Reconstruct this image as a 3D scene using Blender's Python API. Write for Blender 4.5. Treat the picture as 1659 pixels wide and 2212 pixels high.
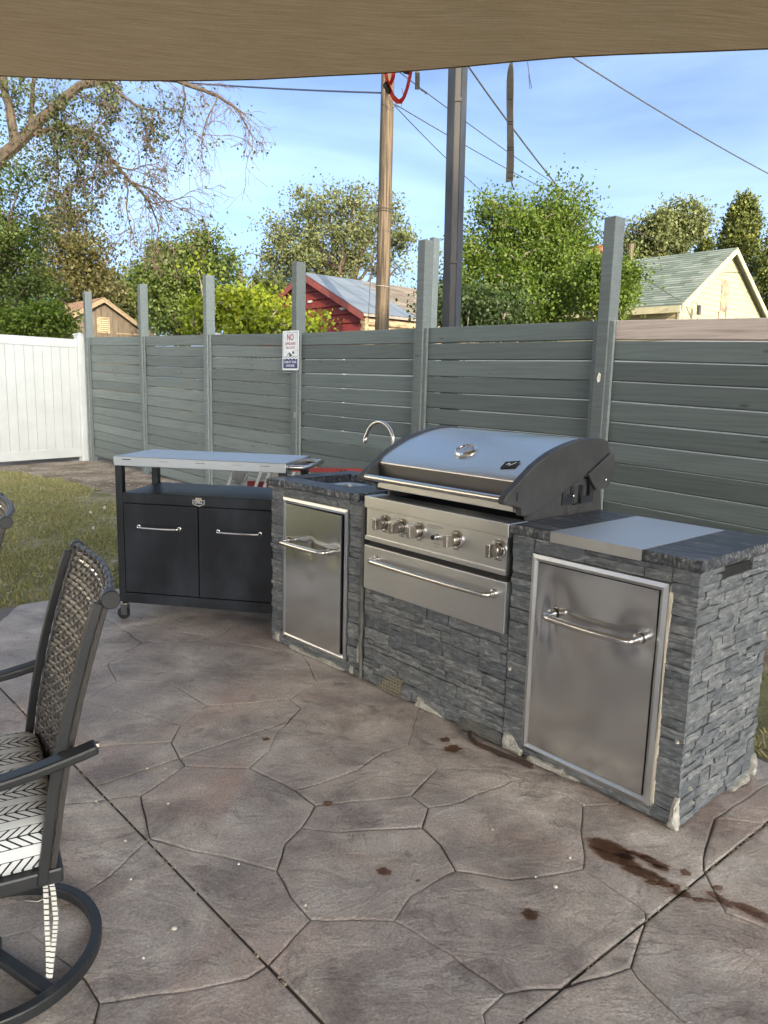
import bpy, bmesh, math, random
import numpy as np
from math import sin, cos, pi, radians, sqrt, atan2
from mathutils import Vector, Matrix, noise

for o in list(bpy.data.objects): bpy.data.objects.remove(o)
scn = bpy.context.scene
COL = scn.collection

# ------------------------------------------------------------------ camera, sky, sun, exposure
FPX, PITCH, ROLL, CAMH = 1625.95, 0.1689, 0.0253, 1.4291      # focal length in px of a 1659 px wide picture
_f = np.array([0, cos(PITCH), -sin(PITCH)]); _u = np.array([0, sin(PITCH), cos(PITCH)]); _r = np.array([1., 0, 0])
CR = _r*cos(ROLL) + _u*sin(ROLL); CU = -_r*sin(ROLL) + _u*cos(ROLL); CF = _f; CO = np.array([0, 0, CAMH])
cd = bpy.data.cameras.new('camera'); cam = bpy.data.objects.new('camera', cd); COL.objects.link(cam)
cd.sensor_fit = 'HORIZONTAL'; cd.sensor_width = 36; cd.lens = 36*FPX/1659; cd.clip_end = 3000; cd.clip_start = 0.05
cam.matrix_world = Matrix(((CR[0], CU[0], -CF[0], 0), (CR[1], CU[1], -CF[1], 0), (CR[2], CU[2], -CF[2], CAMH), (0, 0, 0, 1)))
scn.camera = cam

SUN_EL, SUN_DIR = radians(18), Vector((0.34, -0.94, 0)).normalized()   # horizontal direction towards the sun
w = bpy.data.worlds.new('World'); scn.world = w; w.use_nodes = True
nt = w.node_tree; nt.nodes.clear()
def N(t, kind, **kw):
    n = t.nodes.new(kind)
    for k, v in kw.items(): setattr(n, k, v)
    return n
wo = N(nt, 'ShaderNodeOutputWorld'); bg = N(nt, 'ShaderNodeBackground'); sky = N(nt, 'ShaderNodeTexSky')
sky.sky_type = 'NISHITA'; sky.sun_disc = False; sky.sun_elevation = SUN_EL
sky.sun_rotation = atan2(SUN_DIR.x, SUN_DIR.y); sky.air_density = 0.3; sky.dust_density = 10; sky.ozone_density = 2.1; sky.altitude = 900
tc = N(nt, 'ShaderNodeTexCoord'); mp = N(nt, 'ShaderNodeMapping'); mp.inputs['Scale'].default_value = (1.1, 1.6, 5.5); mp.inputs['Rotation'].default_value = (0.12, 0.25, 0.5)
nz = N(nt, 'ShaderNodeTexNoise'); nz.inputs['Scale'].default_value = 1.7; nz.inputs['Detail'].default_value = 5; nz.inputs['Roughness'].default_value = .52; nz.inputs['Distortion'].default_value = .5
cr = N(nt, 'ShaderNodeMapRange'); cr.inputs['From Min'].default_value = .34; cr.inputs['From Max'].default_value = .82; cr.inputs['To Max'].default_value = .40
mx = N(nt, 'ShaderNodeMix'); mx.data_type = 'RGBA'
CLOUD = (2.4, 3.2, 4.1, 1)
mx.inputs[7].default_value = CLOUD
nt.links.new(tc.outputs['Generated'], mp.inputs[0]); nt.links.new(mp.outputs[0], nz.inputs['Vector']); nt.links.new(nz.outputs['Fac'], cr.inputs['Value'])
nt.links.new(cr.outputs[0], mx.inputs[0]); nt.links.new(sky.outputs[0], mx.inputs[6]); nt.links.new(mx.outputs[2], bg.inputs[0])
bg.inputs[1].default_value = 0.15
nt.links.new(bg.outputs[0], wo.inputs[0])

sd = bpy.data.lights.new('sun', 'SUN'); sun = bpy.data.objects.new('sun', sd); COL.objects.link(sun)
sd.energy = 2.0; sd.angle = radians(0.5); sd.color = (1.0, 0.86, 0.66)
tosun = Vector((SUN_DIR.x*cos(SUN_EL), SUN_DIR.y*cos(SUN_EL), sin(SUN_EL)))
sun.rotation_euler = tosun.to_track_quat('Z', 'Y').to_euler(); sun.location = tosun*80
scn.view_settings.view_transform = 'Standard'; scn.view_settings.look = 'None'; scn.view_settings.gamma = 1
scn.view_settings.use_curve_mapping = False; scn.view_settings.exposure = 2.1
scn.view_settings.use_white_balance = True; scn.view_settings.white_balance_temperature = 6850; scn.view_settings.white_balance_tint = 2

# ------------------------------------------------------------------ helpers
def ray(px, py): return CF + CR*(px-829.5)/FPX - CU*(py-1106)/FPX
def at(px, py, z=0.0):            # point of the horizontal plane z seen at a pixel of the survey picture
    d = ray(px, py); t = (z-CO[2])/d[2]; return CO + d*t
def aty(px, py, y):               # point at distance y
    d = ray(px, py); t = y/d[1]; return CO + d*t
PSI = -0.8457; E3 = np.array([cos(PSI), sin(PSI), 0]); N3 = np.array([-sin(PSI), cos(PSI), 0]); ORG = np.array([0.9862, 2.2772, 0])
def isl(u, v, z=0): return ORG + E3*u + N3*v + np.array([0, 0, z])

def obj(name, me, m=None, parent=None, **props):
    o = bpy.data.objects.new(name, me); COL.objects.link(o)
    if m is not None and me is not None and not me.materials: me.materials.append(m)
    if parent is not None: o.parent = parent
    for k, v in props.items(): o[k] = v
    return o
def thing(name, label, cat, loc=(0, 0, 0), rz=0, group=None):
    o = bpy.data.objects.new(name, None); COL.objects.link(o); o.empty_display_size = .1
    o.location = [float(q) for q in loc]; o.rotation_euler = (0, 0, rz); o['label'] = label; o['category'] = cat
    if group: o['group'] = group
    return o
def tag(o, label, cat, group=None):
    o['label'] = label; o['category'] = cat
    if group: o['group'] = group
    return o
def copy_tree(o, parent=None):
    c = o.copy(); COL.objects.link(c); c.parent = parent
    for ch in list(o.children): copy_tree(ch, c)
    return c
class MB:
    def __init__(s): s.v = []; s.f = []
    def add(s, v, f):
        b = len(s.v); s.v += [tuple(float(c) for c in p) for p in v]; s.f += [tuple(b+i for i in q) for q in f]; return s
    def box(s, x0, x1, y0, y1, z0, z1):
        return s.add([(x0, y0, z0), (x1, y0, z0), (x1, y1, z0), (x0, y1, z0), (x0, y0, z1), (x1, y0, z1), (x1, y1, z1), (x0, y1, z1)],
                     [(3, 2, 1, 0), (4, 5, 6, 7), (0, 1, 5, 4), (1, 2, 6, 5), (2, 3, 7, 6), (3, 0, 4, 7)])
    def obox(s, c, ax, ay, az):      # centre and three half axes
        c, ax, ay, az = map(lambda q: np.array(q, float), (c, ax, ay, az))
        P = [c+sx*ax+sy*ay+sz*az for sz in (-1, 1) for sx, sy in ((-1, -1), (1, -1), (1, 1), (-1, 1))]
        return s.add(P, [(3, 2, 1, 0), (4, 5, 6, 7), (0, 1, 5, 4), (1, 2, 6, 5), (2, 3, 7, 6), (3, 0, 4, 7)])
    def tube(s, pts, rad, n=8, cap=True, flat=None, up=None, closed=False):
        P = [Vector([float(q) for q in p]) for p in pts]; k = len(P)
        R = rad if isinstance(rad, (list, tuple)) else [rad]*k
        T = []
        for i in range(k):
            a = P[i-1] if (i or closed) else P[0]; b = P[(i+1) % k] if (i < k-1 or closed) else P[-1]
            t = (b-a); T.append(t.normalized() if t.length > 1e-9 else Vector((0, 0, 1)))
        nrm = Vector(up) if up is not None else (Vector((0, 0, 1)) if abs(T[0].z) < .9 else Vector((1, 0, 0)))
        vs = []
        for i in range(k):
            if up is not None: nrm = Vector(up)
            nrm = (nrm - T[i]*nrm.dot(T[i]))
            if nrm.length < 1e-6: nrm = T[i].orthogonal()
            nrm.normalize(); bi = T[i].cross(nrm)
            for j in range(n):
                if flat is None:
                    a = 2*pi*j/n; vs.append(P[i] + (nrm*cos(a) + bi*sin(a))*R[i])
                else:                       # rectangular section: flat = (half along normal, half along binormal)
                    sx, sy = ((1, 1), (-1, 1), (-1, -1), (1, -1))[j]
                    vs.append(P[i] + nrm*sx*flat[0] + bi*sy*flat[1])
        fs = []
        for i in range(k if closed else k-1):
            for j in range(n):
                i2 = (i+1) % k
                fs.append((i*n+j, i*n+(j+1) % n, i2*n+(j+1) % n, i2*n+j))
        if cap and not closed: fs += [tuple(reversed(range(n))), tuple((k-1)*n+j for j in range(n))]
        return s.add(vs, fs)
    def bar(s, pts, hn, hb, up): return s.tube(pts, 1, n=4, flat=(hn, hb), up=up)
    def lathe(s, prof, c, ax, n=20):   # prof: list of (radius, distance along the axis)
        ax = Vector(ax).normalized(); a = ax.orthogonal().normalized(); b = ax.cross(a); c = Vector([float(q) for q in c])
        vs = [c + ax*h + (a*cos(2*pi*j/n) + b*sin(2*pi*j/n))*r for r, h in prof for j in range(n)]
        fs = [(i*n+j, i*n+(j+1) % n, (i+1)*n+(j+1) % n, (i+1)*n+j) for i in range(len(prof)-1) for j in range(n)]
        fs += [tuple(reversed(range(n))), tuple((len(prof)-1)*n+j for j in range(n))]
        return s.add(vs, fs)
    def prism(s, poly, a, b, axis='x'):   # poly in the two other axes, extruded from a to b
        k = len(poly)
        mk = {'x': lambda t, p: (t, p[0], p[1]), 'y': lambda t, p: (p[0], t, p[1]), 'z': lambda t, p: (p[0], p[1], t)}[axis]
        vs = [mk(a, p) for p in poly] + [mk(b, p) for p in poly]
        return s.add(vs, [tuple(range(k)), tuple(range(2*k-1, k-1, -1))] + [(i, i+k, (i+1) % k+k, (i+1) % k) for i in range(k)])
    def mesh(s, name, smooth=False, fix=True):
        me = bpy.data.meshes.new(name); me.from_pydata(s.v, [], s.f)
        if fix:
            bm = bmesh.new(); bm.from_mesh(me); bmesh.ops.recalc_face_normals(bm, faces=bm.faces); bm.to_mesh(me); bm.free()
        if smooth:
            me.polygons.foreach_set('use_smooth', [True]*len(me.polygons))
            if smooth != 'all': me.set_sharp_from_angle(angle=radians(38))
        return me
    def build(s, name, m, parent=None, smooth=False, bevel=0, **props):
        o = obj(name, s.mesh(name, smooth), m, parent, **props)
        if bevel:
            b = o.modifiers.new('bevel', 'BEVEL'); b.width = bevel; b.segments = 2; b.limit_method = 'ANGLE'; b.angle_limit = radians(40)
        return o
def np_mesh(name, V, k, m):         # V: (faces*k,3) separate polygons of k corners
    me = bpy.data.meshes.new(name); n = len(V); nf = n//k
    me.vertices.add(n); me.vertices.foreach_set('co', np.asarray(V, np.float32).ravel())
    me.loops.add(n); me.loops.foreach_set('vertex_index', np.arange(n, dtype=np.int32))
    me.polygons.add(nf); me.polygons.foreach_set('loop_start', np.arange(0, n, k, dtype=np.int32)); me.polygons.foreach_set('loop_total', np.full(nf, k, dtype=np.int32))
    me.update(); me.validate(); me.materials.append(m); return me

# ------------------------------------------------------------------ materials
def newmat(name):
    m = bpy.data.materials.new(name); m.use_nodes = True; t = m.node_tree; b = t.nodes['Principled BSDF']; return m, t, b
def coords(t, kind='Object', scale=(1, 1, 1), rot=(0, 0, 0)):
    c = N(t, 'ShaderNodeTexCoord'); p = N(t, 'ShaderNodeMapping'); p.inputs['Scale'].default_value = scale; p.inputs['Rotation'].default_value = rot
    t.links.new(c.outputs[kind], p.inputs[0]); return p.outputs[0]
def nse(t, vec, scale, detail=6, rough=.55, dist=0):
    n = N(t, 'ShaderNodeTexNoise'); n.inputs['Scale'].default_value = scale; n.inputs['Detail'].default_value = detail; n.inputs['Roughness'].default_value = rough; n.inputs['Distortion'].default_value = dist
    t.links.new(vec, n.inputs['Vector']); return n.outputs['Fac']
def ramp(t, fac, stops):
    r = N(t, 'ShaderNodeValToRGB'); e = r.color_ramp.elements
    while len(e) < len(stops): e.new(.5)
    for q, (p, c) in zip(e, stops): q.position = p; q.color = (*c, 1) if len(c) == 3 else c
    if fac is not None: t.links.new(fac, r.inputs[0])
    return r.outputs[0]
def mixc(t, fac, a, b, mode='MIX'):
    m = N(t, 'ShaderNodeMix'); m.data_type = 'RGBA'; m.blend_type = mode
    for s, v in ((0, fac), (6, a), (7, b)):
        if isinstance(v, (int, float)): m.inputs[s].default_value = v
        elif isinstance(v, tuple): m.inputs[s].default_value = (*v, 1) if len(v) == 3 else v
        else: t.links.new(v, m.inputs[s])
    return m.outputs[2]
def mth(t, op, a, b=None, c=None):
    m = N(t, 'ShaderNodeMath'); m.operation = op
    for i, v in enumerate((a, b, c)):
        if v is None: continue
        if isinstance(v, (int, float)): m.inputs[i].default_value = v
        else: t.links.new(v, m.inputs[i])
    return m.outputs[0]
def bump(t, b, h, strength=.4, dist=.01, prev=None):
    n = N(t, 'ShaderNodeBump'); n.inputs['Strength'].default_value = strength; n.inputs['Distance'].default_value = dist
    t.links.new(h, n.inputs['Height'])
    if prev is not None: t.links.new(prev, n.inputs['Normal'])
    t.links.new(n.outputs[0], b.inputs['Normal']); return n.outputs[0]
def simple(name, c1, c2=None, scale=20, rough=.6, metal=0, bmp=0, bscale=80, bdist=.003, stretch=(1, 1, 1), spec=None, lo=.35, hi=.65, rvar=0, detail=6):
    m, t, b = newmat(name); v = coords(t, 'Object', stretch)
    b.inputs['Roughness'].default_value = rough; b.inputs['Metallic'].default_value = metal
    if spec is not None: b.inputs['Specular IOR Level'].default_value = spec
    if c2 is None: c2 = tuple(x*.8 for x in c1)
    f = nse(t, v, scale, detail)
    t.links.new(ramp(t, f, [(lo, c1), (hi, c2)]), b.inputs['Base Color'])
    if rvar:
        r = N(t, 'ShaderNodeMapRange'); r.inputs['To Min'].default_value = rough-rvar; r.inputs['To Max'].default_value = rough+rvar
        t.links.new(nse(t, v, scale*.6, 4), r.inputs[0]); t.links.new(r.outputs[0], b.inputs['Roughness'])
    if bmp: bump(t, b, nse(t, v, bscale, 6), bmp, bdist)
    return m
def steel(name, col=(.56, .55, .53), rough=.3, axis=0, streak=.06, smudge=.08):
    m, t, b = newmat(name); s = [90, 90, 90]; s[axis] = 1.5
    v = coords(t, 'Object', tuple(s)); v2 = coords(t, 'Object')
    g = nse(t, v, 6, 4); sm = nse(t, v2, 3.2, 2, .5, .2)
    c = mixc(t, g, tuple(x*(1-streak*2) for x in col), tuple(min(1, x*(1+streak)) for x in col))
    c = mixc(t, mth(t, 'MULTIPLY', sm, .22), c, tuple(x*.78 for x in col))
    t.links.new(c, b.inputs['Base Color']); b.inputs['Metallic'].default_value = 1
    r = N(t, 'ShaderNodeMapRange'); r.inputs['From Min'].default_value = .3; r.inputs['From Max'].default_value = .7; r.inputs['To Min'].default_value = rough-smudge; r.inputs['To Max'].default_value = rough+smudge
    t.links.new(sm, r.inputs[0]); t.links.new(r.outputs[0], b.inputs['Roughness'])
    bump(t, b, g, .05, .001); return m
def wood_paint(name, c1, c2, raw=False):
    m, t, b = newmat(name); oi = N(t, 'ShaderNodeObjectInfo')
    cc = N(t, 'ShaderNodeTexCoord'); add = N(t, 'ShaderNodeVectorMath'); add.operation = 'ADD'; sc = N(t, 'ShaderNodeVectorMath'); sc.operation = 'SCALE'; sc.inputs['Scale'].default_value = 37
    cb = N(t, 'ShaderNodeCombineXYZ'); t.links.new(oi.outputs['Random'], cb.inputs[2]); t.links.new(oi.outputs['Random'], cb.inputs[0]); t.links.new(cb.outputs[0], sc.inputs[0])
    t.links.new(cc.outputs['Object'], add.inputs[0]); t.links.new(sc.outputs[0], add.inputs[1])
    mp = N(t, 'ShaderNodeMapping'); mp.inputs['Scale'].default_value = (.55, 8, 20); t.links.new(add.outputs[0], mp.inputs[0])
    g = nse(t, mp.outputs[0], 3.0, 8, .66, .35); g2 = nse(t, add.outputs[0], 2.2, 5, .6, .4); g3 = nse(t, mp.outputs[0], 14, 5, .6)
    col = ramp(t, g, [(.36, c2), (.5, c1), (.64, tuple(min(1, x*1.2) for x in c1))])
    var = mixc(t, mth(t, 'MULTIPLY', g2, .55), col, tuple(x*1.25 for x in c1) if not raw else (.40, .33, .27))
    sh = N(t, 'ShaderNodeMapRange'); sh.inputs['To Min'].default_value = .74; sh.inputs['To Max'].default_value = 1.14; t.links.new(oi.outputs['Random'], sh.inputs[0])
    hv = N(t, 'ShaderNodeHueSaturation'); t.links.new(sh.outputs[0], hv.inputs['Value']); t.links.new(var, hv.inputs['Color'])
    vo = N(t, 'ShaderNodeTexVoronoi'); vo.inputs['Scale'].default_value = 1.0; mk = N(t, 'ShaderNodeMapping'); mk.inputs['Scale'].default_value = (1.9, 1.0, 6.5); t.links.new(add.outputs[0], mk.inputs[0]); t.links.new(mk.outputs[0], vo.inputs['Vector'])
    kn = ramp(t, vo.outputs['Distance'], [(.045, (.55, .55, .55)), (.085, (1, 1, 1))])
    t.links.new(mixc(t, 1.0, hv.outputs[0], kn, 'MULTIPLY'), b.inputs['Base Color']); b.inputs['Roughness'].default_value = .72
    bump(t, b, mixc(t, .4, g, g3), .55, .004); return m
def leafmat(name, cols, trans=.35, rough=.55):
    m, t, b = newmat(name); g = N(t, 'ShaderNodeNewGeometry')
    v = coords(t, 'Object'); big = nse(t, v, .9, 3)
    f = mth(t, 'ADD', mth(t, 'MULTIPLY', g.outputs['Random Per Island'], .75), mth(t, 'MULTIPLY', mth(t, 'SUBTRACT', big, .5), .9))
    col = ramp(t, f, [(i/(len(cols)-1), c) for i, c in enumerate(cols)])
    t.links.new(col, b.inputs['Base Color']); b.inputs['Roughness'].default_value = rough; b.inputs['Specular IOR Level'].default_value = .35
    tr = N(t, 'ShaderNodeBsdfTranslucent'); ms = N(t, 'ShaderNodeMixShader'); ms.inputs[0].default_value = trans
    t.links.new(mixc(t, 1.0, col, (1.0, 1.05, .6), 'MULTIPLY'), tr.inputs[0]); o = t.nodes['Material Output']
    t.links.new(b.outputs[0], ms.inputs[1]); t.links.new(tr.outputs[0], ms.inputs[2]); t.links.new(ms.outputs[0], o.inputs[0]); return m

FENCE = wood_paint('fence_paint', (.100, .120, .114), (.074, .091, .087))
FENCEF = wood_paint('faded_fence_paint', (.140, .160, .150), (.100, .117, .109))
FENCE2 = wood_paint('post_paint', (.132, .152, .147), (.108, .126, .121))
RAWWOOD = wood_paint('bare_weathered_wood', (.46, .37, .32), (.26, .20, .17), True)
STEEL = steel('brushed_steel', (.66, .675, .68), rough=.34, axis=0, smudge=.04)
STEELV = steel('brushed_steel_door', (.70, .715, .72), rough=.17, axis=2, smudge=.04)
SATIN = steel('satin_sheet_steel', (.66, .67, .68), rough=.46, axis=0, smudge=.05)
FASCIA = steel('dark_hood_steel', (.12, .12, .125), rough=.42, axis=0, smudge=.04)
STEELP = steel('polished_tube_steel', (.66, .64, .61), rough=.2, axis=0, smudge=.04)
STEELW = steel('warm_knob_steel', (.50, .465, .42), rough=.27, axis=2)
CHROME = simple('chrome_bezel', (.72, .70, .67), None, 10, .12, 1)
HOODM = steel('hood_steel', (.68, .675, .66), rough=.36, axis=0, smudge=.05)
CAST = simple('dark_grey_casting', (.060, .060, .062), (.045, .045, .046), 12, .48, 0, .15, 300, .0008)
GAPBLACK = simple('black_and_gap_shade', (.012, .012, .012), (.02, .019, .018), 14, .7)  # plain black for parts; also paints the shade in gaps, slots and holes
BLACKP = simple('black_powder_coat', (.005, .006, .008), (.022, .026, .034), 4.5, .40, 0, .08, 260, .0006, (1, 1, .55), lo=.42, hi=.66, rvar=.12)
RUBBER = simple('black_rubber', (.012, .012, .012), None, 30, .6)
DARKMETAL = simple('charcoal_chair_metal', (.020, .022, .024), (.031, .033, .035), 8, .42, 0, .1, 400, .0005)
WHITEV = simple('white_vinyl', (.50, .51, .50), (.45, .46, .445), 3, .42)
PLASTER = simple('flaking_white_mortar', (.60, .58, .52), (.34, .31, .26), 28, .9, 0, .9, 60, .008)
MORTAR = simple('grey_mortar', (.16, .155, .14), (.10, .098, .09), 18, .92, 0, .6, 90, .004)
REDP = simple('red_ladder_paint', (.36, .05, .042), (.28, .042, .036), 14, .5)
ALU = simple('dull_aluminium', (.62, .62, .60), (.50, .50, .48), 25, .5, .1)
GREYP = simple('grey_hinge_plastic', (.27, .27, .26), (.20, .20, .19), 20, .55)
STRAPG = simple('grey_webbing', (.34, .325, .30), (.27, .258, .24), 40, .85, 0, .5, 420, .0012)
STRAPR = simple('red_webbing', (.80, .04, .028), (.68, .035, .024), 30, .6, 0, .4, 420, .001)
RUST = simple('rusty_iron', (.028, .022, .019), (.085, .040, .025), 22, .85, 0, .7, 90, .003)
HSTEEL = simple('weathered_blue_steel', (.022, .026, .034), (.042, .047, .056), 6, .55, .1, .3, 60, .002, (1, 1, .35))
HRUST = simple('steel_mill_edge', (.046, .039, .034), (.026, .024, .024), 9, .7, .1, .4, 60, .002, (1, 1, .3))
POLEW = simple('weathered_pole_wood', (.135, .098, .062), (.038, .028, .020), 5, .9, 0, 1.0, 14, .015, (6, 6, .18), lo=.40, hi=.60)
GREYW = simple('grey_cable', (.055, .053, .05), None, 20, .7)
WIREM = simple('dark_cable', (.045, .045, .05), None, 20, .7)
BLUEW = simple('blue_black_cable', (.02, .028, .06), None, 20, .6)
BARK = simple('bark', (.085, .060, .041), (.036, .027, .020), 8, .9, 0, .8, 20, .01, (3, 3, .5))
BARKR = simple('reddish_twig_bark', (.115, .07, .055), (.07, .045, .038), 12, .85)
BARKP = simple('pale_stem_bark', (.25, .22, .17), (.15, .13, .10), 10, .85)

def slate_mat():
    m, t, b = newmat('split_slate'); oi = N(t, 'ShaderNodeObjectInfo'); v = coords(t, 'Object', (1, 1, 3.2)); vo = coords(t, 'Object')
    g = nse(t, v, 17, 8, .66, 1.2); big = nse(t, vo, 5.5, 4)
    base = ramp(t, g, [(.33, (.066, .074, .080)), (.46, (.118, .131, .141)), (.55, (.172, .186, .196)), (.68, (.31, .318, .318))])
    tint = mixc(t, oi.outputs['Random'], (.72, .76, .80), (1.5, 1.45, 1.38)); c = mixc(t, 1., base, tint, 'MULTIPLY')
    c = mixc(t, mth(t, 'MULTIPLY', big, .35), c, (.10, .098, .095)); t.links.new(c, b.inputs['Base Color']); b.inputs['Roughness'].default_value = .62
    bump(t, b, nse(t, v, 32, 8, .7, .4), .7, .005); return m
SLATE = slate_mat()
def counter_mat():
    m, t, b = newmat('veined_dark_granite'); v = coords(t, 'Object', (2.0, 13, 13), (0, 0, .35)); g = nse(t, v, 2.4, 9, .68, 1.7); f = nse(t, coords(t), 160, 4)
    c = ramp(t, g, [(.36, (.012, .016, .024)), (.48, (.034, .041, .054)), (.56, (.085, .097, .112)), (.68, (.36, .36, .35))])
    c = mixc(t, mth(t, 'MULTIPLY', f, .25), c, (.09, .09, .095)); t.links.new(c, b.inputs['Base Color']); b.inputs['Roughness'].default_value = .42
    bump(t, b, g, .12, .002); return m
GRANITE = counter_mat()
def counter_edge():
    m, t, b = newmat('chiselled_granite_edge'); v = coords(t, 'Object', (8, 8, 5), (0.4, .3, .5)); g = nse(t, v, 4.5, 9, .7, 1.6)
    t.links.new(ramp(t, g, [(.36, (.020, .024, .030)), (.48, (.062, .068, .078)), (.56, (.15, .158, .165)), (.66, (.42, .42, .40))]), b.inputs['Base Color']); b.inputs['Roughness'].default_value = .5
    bump(t, b, nse(t, v, 9, 8, .7, .8), .9, .01); return m
GEDGE = counter_edge()
def concrete_mat(name, dark=1.0):
    m, t, b = newmat(name); v = coords(t, 'Object'); vs = coords(t, 'Object', (1.0, 1.3, 1), (0, 0, .5)); oi = N(t, 'ShaderNodeObjectInfo')
    a = nse(t, v, .75, 5, .6, .3); h = nse(t, v, 3.6, 8, .66, .35); s = nse(t, v, 120, 6, .75); cl = nse(t, vs, 4.6, 10, .7, .55); pt = nse(t, v, 1.25, 6, .6, .8)
    c = ramp(t, h, [(.34, (.175, .150, .138)), (.45, (.315, .282, .254)), (.54, (.425, .385, .346)), (.66, (.58, .55, .51))])
    c = mixc(t, ramp(t, a, [(.42, (0, 0, 0)), (.60, (.75, .75, .75))]), c, (.245, .226, .226))
    c = mixc(t, ramp(t, pt, [(.52, (0, 0, 0)), (.66, (.62, .62, .62))]), c, (.36, .262, .222))
    c = mixc(t, ramp(t, cl, [(.57, (0, 0, 0)), (.68, (.6, .6, .6))]), c, (.42, .41, .40))
    c = mixc(t, ramp(t, cl, [(.34, (.7, .7, .7)), (.44, (0, 0, 0))]), c, (.15, .132, .128))
    vn = ramp(t, mth(t, 'ABSOLUTE', mth(t, 'SUBTRACT', nse(t, vs, 2.3, 9, .60, .7), .5)), [(0, (.6, .6, .6)), (.009, (0, 0, 0))]); vk = ramp(t, nse(t, v, 1.7, 3), [(.46, (0, 0, 0)), (.58, (1, 1, 1))])
    c = mixc(t, mixc(t, 1.0, vn, vk, 'MULTIPLY'), c, (.10, .088, .085))
    c = mixc(t, .5, c, ramp(t, s, [(.36, (.45, .45, .45)), (.5, (1, 1, 1)), (.64, (1.55, 1.55, 1.55))]), 'MULTIPLY')
    c = mixc(t, 1., c, mixc(t, oi.outputs['Random'], (1.26*dark, 1.22*dark, 1.21*dark), (1.37*dark, 1.32*dark, 1.27*dark)), 'MULTIPLY')
    t.links.new(c, b.inputs['Base Color'])
    r = N(t, 'ShaderNodeMapRange'); r.inputs['To Min'].default_value = .42; r.inputs['To Max'].default_value = .78; t.links.new(h, r.inputs[0]); t.links.new(r.outputs[0], b.inputs['Roughness'])
    tr = mth(t, 'SNAP', nse(t, vs, 3.0, 10, .62, .9), .045); n1 = bump(t, b, mth(t, 'ADD', mth(t, 'MULTIPLY', cl, .55), tr), .9, .055); bump(t, b, nse(t, v, 70, 6, .75), .3, .0025, n1); return m
CONC = concrete_mat('stamped_concrete'); GROUT = concrete_mat('joint_concrete', .34)
def ground_mat(name, c, scale=6, bd=.02):
    m, t, b = newmat(name); v = coords(t); f = nse(t, v, scale, 8, .65, .4); g = nse(t, v, .7, 4); s = nse(t, v, 60, 4)
    col = ramp(t, f, c); col = mixc(t, mth(t, 'MULTIPLY', g, .4), col, c[0][1]); col = mixc(t, .4, col, ramp(t, s, [(.3, (.5, .5, .5)), (.7, (1.6, 1.6, 1.6))]), 'MULTIPLY')
    t.links.new(col, b.inputs['Base Color']); b.inputs['Roughness'].default_value = .95; bump(t, b, s, .7, bd); return m
DIRT = ground_mat('dry_dirt', [(.38, (.14, .105, .075)), (.5, (.27, .215, .16)), (.62, (.40, .335, .265))], 1.6, .03)
LAWN = ground_mat('lawn_soil', [(.36, (.12, .11, .05)), (.5, (.20, .185, .085)), (.64, (.33, .275, .17))], 2.5)
ALLEY = ground_mat('alley_ground', [(.3, (.09, .09, .05)), (.5, (.17, .16, .10)), (.7, (.24, .22, .16))], 1.5)

# ------------------------------------------------------------------ ground
def sheet(name, pts, z, m, sub=0, parent=None, **p):
    mb = MB(); mb.add([(q[0], q[1], z) for q in pts], [tuple(range(len(pts)))]); o = mb.build(name, m, parent, **p); return o
sheet('ground', [(-900, -900), (900, -900), (900, 1500), (-900, 1500)], -.075, ALLEY, kind='structure')
def ip(u, v): q = isl(u, v); return (q[0], q[1])
FV = 2.66        # fence line behind the island front
sheet('dirt_strip', [ip(9, .3), ip(9, 4.2), ip(-15.5, 4.2), ip(-15.5, -9), ip(-3.8, -9), ip(-3.8, .3)], -.045, DIRT, kind='structure')
lawn_poly = [ip(-3.86, -9), ip(-3.86, .76), ip(-4.3, 1.15), ip(-6.5, 1.3), ip(-8.6, 1.45), ip(-9.9, 1.32), ip(-10.9, 1.15), ip(-11.6, .85), ip(-11.25, -1.5), ip(-10.9, -4), ip(-10.9, -9)]
def ragged(poly, k=26, am=.16):
    o = []
    for i in range(len(poly)):
        a, b = np.array(poly[i]), np.array(poly[(i+1) % len(poly)]); L = np.linalg.norm(b-a)
        for j in range(k):
            q = a+(b-a)*j/k; s_ = 0 if i == 0 else am
            o.append((q[0]+s_*noise.noise(Vector((q[0]*2.4, q[1]*2.4, 1)))+s_*.7*noise.noise(Vector((q[0]*7, q[1]*7, 5))), q[1]+s_*noise.noise(Vector((q[0]*2.4, q[1]*2.4, 9)))+s_*.7*noise.noise(Vector((q[0]*7, q[1]*7, 15)))))
    return o
lawn_poly = ragged(lawn_poly)
sheet('lawn', lawn_poly, -.032, LAWN, kind='structure')
lawn_r = [ip(-1.6, .80), ip(-1.6, 1.9), ip(7, 1.9), ip(7, .80)]
sheet('lawn_behind_island', lawn_r, -.032, LAWN, kind='structure')

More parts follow.
